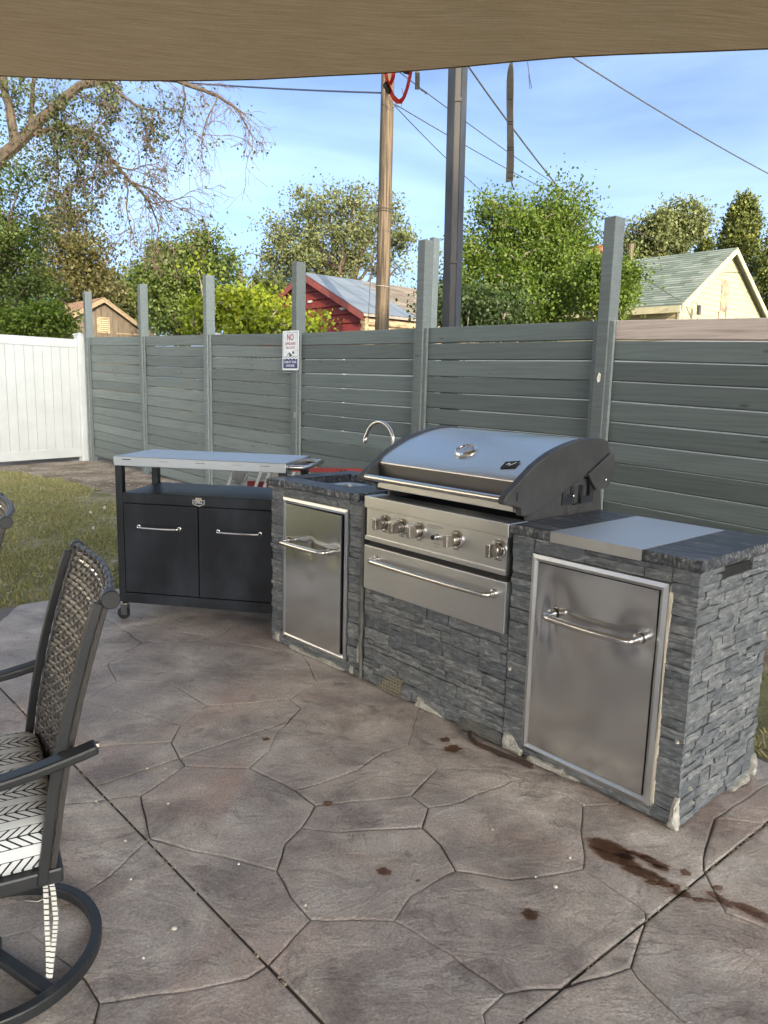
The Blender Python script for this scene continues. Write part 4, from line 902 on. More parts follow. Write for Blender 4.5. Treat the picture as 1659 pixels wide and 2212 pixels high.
# rotisserie bracket and chain
bk = MB(); X = GR-.0115
bk.box(X, X+.004, .315, .395, .955, .965).box(X, X+.004, .315, .335, .965, 1.03).box(X, X+.004, .372, .395, .965, 1.03).box(X, X+.004, .335, .372, .965, .985)
bk.box(X+.012, X+.016, .43, .445, .955, 1.035).box(X+.012, X+.016, .49, .52, .955, 1.045).box(X+.012, X+.016, .445, .49, .955, .985).box(X, X+.014, .39, .44, .953, .957)
bk.build('rotisserie_bracket', simple('black_bracket', (.02, .024, .03), None, 30, .5), grill)
MB().lathe([(.007, 0), (.007, .03), (.005, .033)], (X+.003, .354, .996), (1, 0, 0), 10).build('bolt', CHROME, grill)
ch = MB()
for v in (.35, .43):
    for i in range(6): ch.tube([(X+.012+.003*cos(a), v+.0035*cos(a)*(i % 2), .948-.0085*i+.006*sin(a)) for a in [2*pi*q/8 for q in range(8)]], .0011, 4, closed=True)
ch.build('chain', CHROME, grill)

# ------------------------------------------------------------------ black grill cart
CA = -.1709; cart = thing('grill_cart', 'black two door cabinet cart with a stainless steel top shelf', 'cart', (-1.563, 4.311, 0), CA)
CW, CD = 1.03, .49
top = MB().box(0, CW, 0, CD, .926, .98).build('top_shelf', STEEL, cart, bevel=.003)
MB().box(.002, CW-.002, .002, CD-.002, .9803, .9808).build('top_sheet', SATIN, top)
MB().box(.055, .105, -.0012, .0005, .962, .967).build('slot', GAPBLACK, top)
for x in (.28, .5, .72, .88): MB().box(x, x+.055, -.0012, .0005, .958, .9615).build('slot', STEELW, top)
for x in (0.004, CW-.046):
    for y in (.004, CD-.044): MB().box(x, x+.042, y, y+.04, .115, .926).build('leg', BLACKP, cart, bevel=.002)
MB().box(.047, CW-.047, .003, CD-.004, .712, .772).build('cabinet_top', BLACKP, cart, bevel=.003)
MB().box(.05, CW-.05, .022, CD-.01, .175, .712).build('cabinet', BLACKP, cart)
MB().box(.046, CW-.046, .004, CD-.006, .112, .172).build('bottom_rail', BLACKP, cart, bevel=.003)
for a, b, h0, h1 in ((.050, .505, .145, .395), (.512, CW-.05, .63, .88)):
    d = MB().box(a, b, .004, .0215, .178, .708).build('door', BLACKP, cart, bevel=.002)
    hm, ends = bow_handle(h0, h1, .575, .032, .0075, lambda x, dd, z: (x, .004-dd, z)); hm.build('handle', STEELP, d, smooth=True)
    for e_ in ends: MB().lathe([(.0125, 0), (.0125, .004), (.008, .006)], e_, (0, -1, 0), 12).build('handle_collar', STEELP, d, smooth=True)
# emblem
em = MB(); sh = [(-.036, -.012), (0, -.026), (.036, -.012), (.036, .012), (.018, .012), (.018, .024), (-.018, .024), (-.018, .012), (-.036, .012)]
em.add([(.514+x, .0022, .738+z) for x, z in sh], [tuple(range(9))]); emo = em.build('emblem', simple('pale_emblem', (.62, .62, .58), None, 40, .4), cart)
MB().add([(.514+x, .0016, .738+z) for x, z in ((-.032, -.010), (0, -.0215), (.032, -.010), (.032, .009), (-.032, .009))], [(0, 1, 2, 3, 4)]).build('emblem_field', SIGNK, emo)
MB().add([(.514+x, .0016, .738+z) for x, z in ((-.014, .013), (.014, .013), (.014, .021), (-.014, .021))], [(0, 1, 2, 3)]).build('emblem_band', simple('amber_print', (.5, .28, .06), None, 40, .5), emo)
text('GRILL', .021, (.514, .0008, .737), bpy.data.materials['pale_emblem'], emo, .9, .0006)
# end handle
MB().tube([(CW, .05, .955), (CW+.05, .05, .955), (CW+.085, .058, .955), (CW+.10, .085, .955), (CW+.10, .40, .955), (CW+.085, .428, .955), (CW+.05, .436, .955), (CW, .436, .955)], .014, 12).build('push_handle', STEELP, cart, smooth=True)
for x in (.025, CW-.025):
    for y in (.03, CD-.03):
        cs = MB().lathe([(.014, .112), (.022, .104), (.022, .092), (.012, .086), (.012, .075)], (x, y, 0), (0, 0, 1), 14).build('caster', STEELW, cart, smooth=True)
        MB().prism([(-.018, .03), (.018, .03), (.022, .088), (-.022, .088)], -.017, -.013, 'y').build('fork', CAST, cs).location = (x, y, 0)
        MB().prism([(-.018, .03), (.018, .03), (.022, .088), (-.022, .088)], .013, .017, 'y').build('fork', CAST, cs).location = (x, y, 0)
        MB().lathe([(.030, -.011), (.036, -.009), (.0375, 0), (.036, .009), (.030, .011)], (x-.01, y, .0385), (0, 1, 0), 22).build('wheel', RUBBER, cs, smooth=True)

# ------------------------------------------------------------------ folding ladder lying behind the cart and the sink
lad = thing('folding_ladder', 'red and aluminium folding ladder leaning behind the black cart', 'ladder', (-.92, 5.52, 0), -.06)
MB().bar([(-.14, .02, .785), (.95, .02, .797)], .016, .012, (0, 0, 1)).build('rail', REDP, lad)
MB().bar([(-.32, .30, .03), (.95, .42, .10)], .030, .012, (0, 0, 1)).build('rail', REDP, lad)
MB().bar([(-.12, .10, .66), (.92, .10, .66)], .022, .012, (0, 0, 1)).build('inner_rail', REDP, lad)
for x in (-.02, .045, .16, .225, .33, .52, .60, .78):
    MB().obox((x-.03, -.015, .60), (.011, 0, 0), (0, .008, 0), (.06, .0, .175)).build('rung', ALU, lad)
for x in (.10, .285): MB().obox((x-.03, .0, .60), (.03, 0, 0), (0, .004, 0), (.06, .0, .17)).build('rung_pad', simple('tan_pad', (.42, .36, .29), None, 20, .7) if x < .2 else bpy.data.materials['tan_pad'], lad)
hg = MB().lathe([(.060, 0), (.060, .012), (.050, .018), (.022, .018), (.022, .026), (.012, .026)], (-.15, -.01, .735), (0, -1, 0), 24).build('hinge', GREYP, lad, smooth=True)
MB().obox((-.222, -.012, .70), (.012, 0, 0), (0, .006, 0), (.035, 0, .09)).build('hinge_arm', ALU, hg)
MB().tube([(-.09, -.04, .75), (-.11, -.044, .70), (-.16, -.044, .665)], .004, 6).build('release_lever', STEELW, hg)
for x in (.30, .33, .60, .63): MB().lathe([(.009, 0), (.009, .002)], (x, .0075, .790), (0, -1, 0), 10).build('hole', GAPBLACK, lad)

# rusty bent bar on the patio
pb = [at(1062, 1584), at(1050, 1584), at(1032, 1580), at(1020, 1584), at(1014, 1591), at(1016, 1600), at(1030, 1612), at(1060, 1624), at(1092, 1638), at(1125, 1650), at(1150, 1662)]
o = MB().tube([p+np.array([0, 0, .011]) for p in pb], .0085, 8).build('rusty_bar', RUST, smooth=True); tag(o, 'rusty hooked iron bar lying at the foot of the slate wall', 'iron bar')

# ------------------------------------------------------------------ patio chairs
def fabric_mat():
    m, t, b = newmat('chevron_fabric'); c = N(t, 'ShaderNodeTexCoord'); s = N(t, 'ShaderNodeSeparateXYZ'); t.links.new(c.outputs['Object'], s.inputs[0])
    P = .088; y = mth(t, 'ADD', s.outputs[1], mth(t, 'MULTIPLY', s.outputs[2], -1.0)); yy = mth(t, 'MODULO', mth(t, 'ADD', y, 10.0), P)
    k = mth(t, 'ABSOLUTE', mth(t, 'SUBTRACT', yy, .030))
    inb = mth(t, 'LESS_THAN', yy, .060)
    sl = mth(t, 'MODULO', mth(t, 'ADD', mth(t, 'ADD', s.outputs[0], k), 10.0), .021)
    ln = mth(t, 'MULTIPLY', mth(t, 'LESS_THAN', sl, .0056), inb); mid = mth(t, 'LESS_THAN', k, .0018)
    e1 = mth(t, 'LESS_THAN', mth(t, 'ABSOLUTE', mth(t, 'SUBTRACT', yy, .060)), .0013); e2 = mth(t, 'LESS_THAN', yy, .0016)
    f = mth(t, 'MAXIMUM', mth(t, 'MAXIMUM', ln, mid), mth(t, 'MAXIMUM', e1, e2))
    t.links.new(mixc(t, f, (.70, .72, .725), (.012, .012, .014)), b.inputs['Base Color']); b.inputs['Roughness'].default_value = .9; bump(t, b, nse(t, coords(t), 350, 3), .25, .001); return m
FAB = fabric_mat()
def wicker_mat():
    m, t, b = newmat('brown_grey_wicker'); g = N(t, 'ShaderNodeNewGeometry'); v = coords(t, 'Object', (3, 40, 40)); f = nse(t, v, 8, 4)
    c = mixc(t, g.outputs['Random Per Island'], (.048, .045, .043), (.125, .121, .118)); c = mixc(t, mth(t, 'MULTIPLY', f, .6), c, (.06, .048, .042))
    t.links.new(c, b.inputs['Base Color']); b.inputs['Roughness'].default_value = .34; b.inputs['Coat Weight'].default_value = .15; bump(t, b, f, .3, .001); return m
WICK = wicker_mat()
FWD = np.array([-.875, -.484])
def tie_mat():
    m, t, b = newmat('striped_tie'); c = N(t, 'ShaderNodeTexCoord'); s = N(t, 'ShaderNodeSeparateXYZ'); t.links.new(c.outputs['Object'], s.inputs[0])
    f = mth(t, 'LESS_THAN', mth(t, 'MODULO', mth(t, 'ADD', mth(t, 'ADD', s.outputs[2], mth(t, 'MULTIPLY', s.outputs[1], .8)), 10.0), .0165), .0040)
    t.links.new(mixc(t, f, (.70, .69, .63), (.018, .018, .02)), b.inputs['Base Color']); b.inputs['Roughness'].default_value = .9; return m
TIEM = tie_mat()
chair = thing('swivel_chair', 'brown wicker swivel patio chair with chevron cushion beside the saw cut joint', 'chair', (-.925, 1.662, 0), atan2(FWD[1], FWD[0]), 'wicker patio chairs')
# chair frame: +x forward, +y to the chair's left; the side near the island front is +y
LH = .272
prof_c = [(-.092, .345), (-.098, .39), (-.109, .46), (-.123, .55), (-.141, .64), (-.162, .73), (-.186, .82), (-.209, .90), (-.228, .958)]
roll = [(-.245+.019*cos(a), .966+.021*sin(a)) for a in [radians(q) for q in (10, 50, 90, 130, 170, 215)]]
cv = prof_c+roll
def smooth_curve(P, n):
    P = [Vector((*p, 0)) for p in P]; d = [0]
    for i in range(1, len(P)): d.append(d[-1]+(P[i]-P[i-1]).length)
    o = []
    for k in range(n+1):
        s = d[-1]*k/n; i = 1
        while i < len(d)-1 and d[i] < s: i += 1
        t = (s-d[i-1])/(d[i]-d[i-1]); p0, p1, p2, p3 = P[max(0, i-2)], P[i-1], P[i], P[min(len(P)-1, i+1)]
        o.append(.5*((2*p1)+(p2-p0)*t+(2*p0-5*p1+4*p2-p3)*t*t+(3*p1-p0-3*p2+p3)*t**3))
    return o
for s in (-1, 1):
    MB().bar([(x+.006, s*LH, z) for x, z in [(q.x, q.y) for q in smooth_curve(prof_c, 20)]], .0105, .0095, (1, 0, .25)).build('back_rail', DARKMETAL, chair, bevel=.003)
    MB().lathe([(.018, -.0125), (.0203, -.010), (.0203, .010), (.018, .0125)], (-.2465, s*LH, .964), (0, s, 0), 24).build('rail_scroll', DARKMETAL, chair, smooth=True)
    ap = smooth_curve([(-.205, .652), (-.16, .640), (-.05, .617), (.08, .604), (.20, .598), (.26, .575), (.285, .52), (.28, .44), (.25, .37)], 22)
    MB().bar([(q.x, s*(LH+.030), q.y) for q in ap], .011, .021, (0, 0, 1) if False else (.3, 0, 1)).build('arm', DARKMETAL, chair, bevel=.006)
    MB().lathe([(.004, 0), (.010, .002), (.010, .010)], (-.21, s*(LH+.03), .653), (1, 0, 0), 10).build('arm_cap', STEELW, chair)
# woven back: joined strands
wk = MB(); SV = smooth_curve(cv, 74); nc = 20; hw = LH-.012
def back_pt(k, y, off):
    i = min(max(int(k), 0), len(SV)-2); t = k-i; p = SV[i].lerp(SV[i+1], t); d = (SV[min(i+1, len(SV)-1)]-SV[i]).normalized(); n = Vector((d.y, -d.x, 0))   # forward normal
    dish = -.028*(1-(y/hw)**2); return (p.x+n.x*(off-.008)+dish, y, p.y+n.y*(off-.008))
rows = 46
for r in range(rows):
    k0 = 1+r*(72/rows); hwid = .86*72/rows/2; prev = None; vs = []
    nseg = nc*2
    for i in range(nseg+1):
        y = -hw+2*hw*i/nseg; off = .0029*sin(pi*(i/2+r*.5)*1.0+ (pi/2 if r % 2 else 0))
        for q, oo in ((-hwid, -.0010), (0, .0012), (hwid, -.0010)): vs.append(back_pt(k0+q, y, off+oo))
    wk.add(vs, [(i*3+j, i*3+3+j, i*3+4+j, i*3+1+j) for i in range(nseg) for j in (0, 1)])
for cix in range(nc+1):
    y0 = -hw+2*hw*cix/nc; vs = []
    for r in range(rows*2+1):
        k0 = 72*r/(rows*2)+.5; off = .0026*sin(pi*(r/2+cix))
        for q, oo in ((-.0045, -.001), (0, .001), (.0045, -.001)): vs.append(back_pt(k0, max(-hw, min(hw, y0+q)), off+oo))
    wk.add(vs, [(i*3+j, i*3+3+j, i*3+4+j, i*3+1+j) for i in range(rows*2) for j in (0, 1)])
me = wk.mesh('wicker_back', True, fix=False); obj('wicker_back', me, WICK, chair, kind='stuff')
bkp = MB(); vs = []
for r in range(37):
    for i in range(9): vs.append(back_pt(2*r, -hw+2*hw*i/8, -.006))
bkp.add(vs, [(r*9+i, r*9+i+1, r*9+i+10, r*9+i+9) for r in range(36) for i in range(8)]).build('wicker_backing', simple('dark_wicker_backing', (.03, .024, .02), None, 40, .6), chair, smooth=True)
for s in (-1, 1):      # bound edge of the weave showing behind each rail
    MB().tube([(q.x-.014+.001*sin(i*2.2), s*(LH-.012), q.y) for i, q in enumerate(smooth_curve(prof_c, 46))], [.0085+.0008*sin(i*2.2) for i in range(47)], 6).build('bound_edge', WICK, chair, smooth=True)
# seat
MB().box(-.13, .27, -LH, LH, .335, .372).build('seat_frame', DARKMETAL, chair, bevel=.006)
cs_ = MB(); rr_ = rrect(-.120, .285, -.262, .262, .045, 5); vs = []; lv = [(0.012, .376), (-.004, .388), (-.012, .418), (-.010, .440), (.006, .462), (.035, .474), (.09, .482)]
for ins, z in lv:
    for (x, y) in rr_:
        cx, cy = .08, 0; L = sqrt((x-cx)**2+(y-cy)**2); vs.append((cx+(x-cx)*(1-ins/L), cy+(y-cy)*(1-ins/L), z+.004*noise.noise(Vector((x*14, y*14, z*20)))))
k = len(rr_); cs_.add(vs, [(j*k+i, j*k+(i+1) % k, (j+1)*k+(i+1) % k, (j+1)*k+i) for j in range(len(lv)-1) for i in range(k)]+[tuple((len(lv)-1)*k+i for i in range(k)), tuple(range(k-1, -1, -1))])
cush = cs_.build('seat_cushion', FAB, smooth=True); cush.parent = None
tag(cush, 'black and white chevron seat cushion with hanging ties', 'cushion', 'chevron seat cushions'); cush.location = chair.location; cush.rotation_euler = chair.rotation_euler
CT = Matrix.Rotation(chair.rotation_euler[2], 4, 'Z'); CT.translation = chair.location; CTI = CT.inverted()
def chl(px, py, z): return CTI @ Vector([float(q) for q in at(px, py, z)])
for pts_ in ([(88, 1862, .392), (96, 1878, .36), (99, 1925, .29), (101, 1985, .215), (104, 2045, .135), (105, 2110, .05)], [(92, 1862, .392), (106, 1878, .365), (115, 1925, .30), (121, 1985, .22), (116, 2040, .14), (108, 2112, .048)]):
    pp_ = [chl(*p) for p in pts_]; sm = []
    for i in range(len(pp_)-1):
        for j in range(4): sm.append(pp_[i].lerp(pp_[i+1], j/4))
    sm.append(pp_[-1]); MB().tube(sm, 1, n=4, flat=(.0012, .0052), up=tuple(CTI.to_3x3() @ Vector((.3, -1, .2)))).build('tie', TIEM, cush)
# pedestal and ring base
MB().lathe([(.032, .03), (.032, .045), (.022, .055), (.022, .29), (.04, .30), (.04, .334)], (.03, 0, 0), (0, 0, 1), 18).build('pedestal', DARKMETAL, chair, smooth=True)
RB = .243
MB().tube([(.022+RB*cos(2*pi*i/56), RB*sin(2*pi*i/56), .0165) for i in range(56)], 1, n=4, flat=(.016, .0135), up=(0, 0, 1), closed=True).build('ring_base', DARKMETAL, chair, bevel=.005)
pa, pb_ = chl(183, 2078, .02), chl(-25, 1944, .02); dd = (pa-pb_); dd.z = 0; dd.normalize()
MB().bar([tuple(dd*-(RB-.008)+Vector((.022, 0, .017))), tuple(dd*(RB-.008)+Vector((.022, 0, .017)))], .012, .014, (0, 0, 1)).build('cross_bar', DARKMETAL, chair, bevel=.004)
ch2 = copy_tree(chair); ch2['label'] = 'brown wicker patio chair past the first, only its rolled top corner showing'
q1 = CT @ Vector((-.2465, LH, .964)); q2 = at(13, 1128, .964); off_ = Vector([float(c) for c in q2])-q1; ch2.location = (chair.location.x+off_.x, chair.location.y+off_.y, 0)
c2 = cush.copy(); COL.objects.link(c2); c2.location = ch2.location; c2['label'] = 'black and white chevron cushion on the second wicker chair'
for ch_ in list(cush.children):
    t_ = ch_.copy(); COL.objects.link(t_); t_.parent = c2
tw = MB().tube([at(55, 1945, .003), at(80, 1948, .004), at(110, 1935, .004), at(122, 1926, .004), at(150, 1915, .003)], .0012, 5); tag(tw.build('pale_string', PETAL), 'thin pale string lying inside the chair ring base', 'string')

# ------------------------------------------------------------------ poles and wires
pole = thing('utility_pole', 'weathered wooden utility pole rising between the red shed and the steel post', 'utility pole', (0, 0, 0))
pb0, pt0 = aty(822, 830, 15.5), aty(839, 120, 15.5); pdir = (pt0-pb0)/np.linalg.norm(pt0-pb0); p00 = pb0-pdir*(pb0[2]+.05)/pdir[2]; ptop = p00+pdir*9.4
pole.location = [float(q) for q in p00]
def pl(t): return (ptop-p00)*t
mbp = MB().tube([pl(i/14) for i in range(15)], [.148-.030*i/14 for i in range(15)], 18); mbp.build('shaft', POLEW, pole, smooth=True)
def onpole(py):          # pole point at a picture height
    best = min(range(200), key=lambda i: abs(prj(p00+(ptop-p00)*i/199)[1]-py)); return (ptop-p00)*best/199
def prj(P): d = np.array(P)-CO; z = d@CF; return (829.5+FPX*(d@CR)/z, 1106-FPX*(d@CU)/z)
for py, r_ in ((622, .006), (455, .005), (462, .005)):
    c = onpole(py); MB().tube([(c[0]+.150*cos(a), c[1]+.150*sin(a), c[2]+.03*sin(a*.5)) for a in [2*pi*i/20 for i in range(20)]], r_, 5, closed=True).build('band', WIREM if py < 600 else STRAPG, pole)
c1 = onpole(200); mbw = MB()
mbw.tube([c1+np.array([-.02, -.17, 0]), c1+np.array([.10, -.16, -.25]), c1+np.array([.26, -.12, -.30]), c1+np.array([.31, -.12, -.10]), c1+np.array([.27, -.12, .05])], .008, 5)
mbw.tube([c1+np.array([-.10, -.15, .0]), c1+np.array([-.08, -.17, -.18]), c1+np.array([.05, -.17, -.33]), c1+np.array([.15, -.14, -.30])], .006, 5); mbw.build('loop_wire', WIREM, pole)
c2_ = onpole(560); MB().tube([onpole(440)+np.array([-.165, -.02, 0]), onpole(520)+np.array([-.19, -.03, 0]), onpole(600)+np.array([-.25, -.04, 0]), onpole(700)+np.array([-.28, -.05, 0])], .007, 5).build('ground_wire', WIREM, pole)
def wire(name, a, b, r, m, label, sag=.25, n=14):
    a, b = np.array(a), np.array(b); P = [a+(b-a)*i/n-np.array([0, 0, sag*4*(i/n)*(1-i/n)]) for i in range(n+1)]
    return tag(MB().tube(P, r, 5).build(name, m), label, 'cable')
ptA = p00+onpole(199)
wire('overhead_cable', aty(-60, 128, 19), ptA, .017, BLUEW, 'dark blue cable running left from the wooden pole towards the elm', .12)
ptB = p00+onpole(222)+np.array([.14, 0, 0])
wire('overhead_cable', ptB, aty(1420, 520, 30), .010, WIREM, 'thin cable running from the wooden pole to the far treetops, upper of two', .18)
wire('overhead_cable', ptB+np.array([0, 0, -.03]), aty(1110, 470, 24), .009, WIREM, 'thin cable dropping steeply from the wooden pole into the green tree', .1)
wire('overhead_cable', p00+onpole(140), aty(1390, 505, 34), .011, WIREM, 'thin cable crossing behind the short grey strap to the far houses', .25)
wire('overhead_cable', aty(985, 105, 11), aty(1472, 650, 21.4), .0125, GREYW, 'twisted service cable dropping from the sail to the cream house corner', .45)
wire('overhead_cable', aty(1140, 60, 12), aty(1800, 445, 19), .012, GREYW, 'thick twisted cable crossing the sky above the cream house', .12)
wire('overhead_cable', aty(1300, 560, 30), aty(1620, 590, 22.5), .009, WIREM, 'thin black cable sagging across the cream gable', .1)
for i, (ya, yb) in enumerate(((461, 450), (471, 459), (481, 470))): wire('overhead_cable', aty(1310, ya+58, 60), aty(1760, yb-12, 50), .014, WIREM, ('highest', 'middle', 'lowest')[i]+' of three parallel power lines far behind the conifers', .2)
# steel sail post just behind the fence
sp0, sp1 = aty(974.5, 720, 7.35), aty(990.5, 120, 7.35); sdir = (sp1-sp0)/np.linalg.norm(sp1-sp0); s00 = sp0-sdir*(sp0[2]+.05)/sdir[2]
spost = thing('steel_post', 'dark weathered steel sail post standing just behind the fence', 'post', s00, 0)
Ls = 5.2; top_ = sdir*Ls
def ring4(t, poly): return [(sdir*Ls*t)+np.array([x, y, 0]) for x, y in poly]
def steel_bar(poly, name, m):
    mb = MB(); k = len(poly); mb.add(ring4(0, poly)+ring4(1, poly), [(i, (i+1) % k, k+(i+1) % k, k+i) for i in range(k)]+[tuple(range(k)), tuple(range(2*k-1, k-1, -1))]); return mb.build(name, m, spost)
steel_bar([(-.088, .02), (-.028, -.055), (-.018, -.045), (.0, .11), (-.03, .12)], 'channel', HSTEEL); steel_bar([(.088, .02), (.034, -.055), (.022, -.045), (.004, .11), (.03, .12)], 'channel', HSTEEL)
steel_bar([(-.024, -.047), (.028, -.047), (.014, -.02), (-.012, -.02)], 'web', HRUST)
for zz in (.5, 2.6, 4.0): c = sdir*zz; MB().box(-.03, .034, -.058, -.050, zz, zz+.03).build('weld', HRUST, spost).location = (c[0], c[1], 0)
# far small pole beside the cream house
fp = aty(1361, 560, 40); fpo = thing('telegraph_pole', 'short grey wooden pole top behind the green roof', 'utility pole', (fp[0], fp[1], 0)); MB().tube([(0, 0, -.07), (0, 0, fp[2]+.75)], [.17, .15], 12).build('shaft', POLEW, fpo)
MB().tube([(-.16, 0, fp[2]+.2), (.16, 0, fp[2]+.2)], .05, 8).build('bracket', POLEW, fpo)
fp2 = aty(518, 600, 46); fpo = thing('dark_pole', 'dark stub of a pole among the trees behind the yellow bush', 'utility pole', (fp2[0], fp2[1], 0)); MB().tube([(0, 0, -.07), (0, 0, fp2[2]+.45)], [.2, .18], 12).build('shaft', BARK, fpo); MB().tube([(0, 0, fp2[2]+.45), (0, 0, fp2[2]+.5)], [.21, .20], 12).build('cap', BARK, fpo)

# ------------------------------------------------------------------ houses behind the fence
CREAM = simple('cream_siding', (.31, .28, .175), (.285, .26, .165), 2, .6); CREAMT = simple('cream_trim', (.38, .34, .22), None, 5, .5); WDARK = simple('reflecting_pane', (.10, .12, .13), (.2, .23, .22), 3, .08)
REDW = simple('flaking_red_boards', (.20, .022, .018), (.11, .015, .013), 7, .75, 0, .5, 40, .006, (1, 1, 3)); REDT = simple('faded_red_trim', (.24, .05, .04), (.16, .05, .045), 9, .75)
LOGW = simple('sunbleached_logs', (.34, .27, .165), (.15, .105, .065), 6, .9, 0, .6, 30, .01, (1, 1, 4)); TIN = simple('blue_grey_tin', (.15, .18, .22), (.19, .215, .25), 1.2, .55, .3); SHGREY = simple('worn_grey_shingle', (.15, .125, .105), (.22, .19, .165), 6, .95)
BROWNW = simple('weathered_brown_boards', (.080, .060, .043), (.13, .102, .075), 7, .9, 0, .5, 30, .008, (6, 6, .5)); BROWNR = simple('rusty_brown_roof', (.26, .145, .08), (.17, .10, .065), 5, .9)
BRICKM = simple('orange_brick', (.42, .14, .075), (.32, .10, .06), 20, .85)
def rand_mat(name, cols, rough=.95):
    m, t, b = newmat(name); g = N(t, 'ShaderNodeNewGeometry'); t.links.new(ramp(t, g.outputs['Random Per Island'], [(i/(len(cols)-1), c) for i, c in enumerate(cols)]), b.inputs['Base Color']); b.inputs['Roughness'].default_value = rough; bump(t, b, nse(t, coords(t), 60, 4), .3, .004); return m
SHGREEN = rand_mat('green_shingle', [(.085, .105, .088), (.105, .13, .108), (.125, .15, .125), (.15, .175, .15), (.20, .22, .19)])
SHBROWN = rand_mat('brown_shingle', [(.11, .09, .075), (.15, .122, .10), (.20, .165, .135)])
rh = random.Random(4)
def shingles(parent, x0, z0, x1, z1, y0, y1, m, nrow, tabw, name='shingles'):
    """roof plane from eave (x0,z0) to ridge (x1,z1), running y0..y1"""
    mb = MB(); sl = Vector((x1-x0, 0, z1-z0)); n = Vector((-(z1-z0), 0, x1-x0)).normalized()
    if n.z < 0: n = -n
    for r in range(nrow):
        a = r/nrow; b = (r+1.25)/nrow; y = y0-rh.uniform(0, tabw)
        while y < y1:
            yb = min(y+tabw*rh.uniform(.6, 1.4), y1); ya = max(y, y0)
            if yb > ya:
                A = Vector((x0, 0, z0))+sl*a+n*.022; B = Vector((x0, 0, z0))+sl*min(b, 1)+n*.004; C_ = Vector((x0, 0, z0))+sl*a
                mb.add([(A.x, ya, A.z), (A.x, yb, A.z), (B.x, yb, B.z), (B.x, ya, B.z), (C_.x, ya, C_.z), (C_.x, yb, C_.z)], [(0, 1, 2, 3), (4, 5, 1, 0)])
            y = yb if yb > y else y+tabw
    return mb.build(name, m, parent, kind='stuff')
def gable_half(z, w, ps, ze0, ze1, zp):       # left and right limits of the gable wall at height z
    l = 0 if z <= ze0 else ps*(z-ze0)/(zp-ze0); r = w if z <= ze1 else w-(w-ps)*(z-ze1)/(zp-ze1); return l, r
def clap(parent, w, ps, ze0, ze1, zp, zb, h, m, y=0.0, th=.016, name='siding_board'):
    z = zb
    while z < zp-.05:
        z2 = min(z+h, zp-.01); l0, r0 = gable_half(z, w, ps, ze0, ze1, zp); l1, r1 = gable_half(z2, w, ps, ze0, ze1, zp)
        MB().add([(l0, y-th, z), (r0, y-th, z), (r1, y-.002, z2), (l1, y-.002, z2), (l0, y+.01, z), (r0, y+.01, z), (r1, y+.01, z2), (l1, y+.01, z2)], [(0, 1, 2, 3), (0, 4, 5, 1), (1, 5, 6, 2), (2, 6, 7, 3), (3, 7, 4, 0), (4, 7, 6, 5)]).build(name, m, parent)
        z += h
# cream house (gable faces the island end, ridge runs along the fence)
cA = aty(1470, 649, 22.0); ch_ = thing('cream_house', 'cream clapboard house with green shingle roof beyond the fence', 'house', (cA[0], cA[1], 0), PSI+pi/2)
CW_, CP, CE, CZ, CLN = 5.35, 2.72, 3.95, 5.66, 7.5
MB().prism([(0, -.05), (CW_, -.05), (CW_, CE), (CP, CZ-.03), (0, CE)], .012, CLN, 'y').build('wall', CREAM, ch_)
clap(ch_, CW_, CP, CE, CE, CZ, 1.6, .158, CREAM)
z = 1.6
while z < CE-.05:                    # long side boards
    MB().add([(-.016, 0.02, z), (-.016, CLN, z), (-.002, CLN, z+.158), (-.002, 0.02, z+.158)], [(0, 1, 2, 3)]).build('siding_board', CREAM, ch_); z += .158
sl = (CZ-CE)/CP
for s, x0 in ((1, -.30), (-1, CW_+.30)):
    e0 = CE-.30*sl
    mbr = MB().add([(x0, -.22, e0), (x0, CLN+.2, e0), (CP, CLN+.2, CZ), (CP, -.22, CZ), (x0, -.22, e0+.05), (x0, CLN+.2, e0+.05), (CP, CLN+.2, CZ+.05), (CP, -.22, CZ+.05)], [(0, 1, 2, 3), (4, 7, 6, 5), (0, 4, 5, 1), (1, 5, 6, 2), (2, 6, 7, 3), (3, 7, 4, 0)])
    rf_ = mbr.build('roof', SHGREEN, ch_)
    if s == 1: shingles(rf_, x0, e0+.055, CP, CZ+.055, -.22, CLN+.2, SHGREEN, 24, .42)
    MB().add([(x0, -.235, e0-.12), (CP, -.235, CZ-.12), (CP, -.235, CZ+.06), (x0, -.235, e0+.06), (x0, -.20, e0-.12), (CP, -.20, CZ-.12), (CP, -.20, CZ+.06), (x0, -.20, e0+.06)], [(0, 1, 2, 3), (7, 6, 5, 4), (0, 4, 5, 1), (2, 6, 7, 3)]).build('bargeboard', CREAMT, ch_)
MB().box(-.36, -.27, -.2, CLN+.2, CE-.28*sl-.18, CE-.30*sl+.02).build('gutter', CREAMT, ch_)
MB().box(-.034, .03, -.03, .05, .5, CE-.05).build('corner_board', CREAMT, ch_)
def win(parent, x0, x1, z0, z1, y, m=CREAMT):
    w_ = MB().box(x0-.09, x0, y-.045, y, z0-.09, z1+.09).box(x1, x1+.09, y-.045, y, z0-.09, z1+.09).box(x0, x1, y-.045, y, z1, z1+.09).box(x0, x1, y-.045, y, z0-.09, z0).build('window', m, parent)
    MB().box(x0, x1, y-.012, y-.006, z0, z1).build('pane', WDARK, w_); MB().box(x0, x1, y-.03, y-.012, (z0+z1)/2-.02, (z0+z1)/2+.02).build('sash_bar', m, w_)
win(ch_, 1.42, 1.98, 1.7, 2.86, -.012)
w_ = MB().box(-.05, -.008, 2.0, 2.9, 1.6, 2.98).build('window', CREAMT, ch_); MB().box(-.056, -.050, 2.1, 2.8, 1.7, 2.9).build('pane', WDARK, w_)
win(ch_, 3.85, 4.5, 1.7, 2.62, -.012)
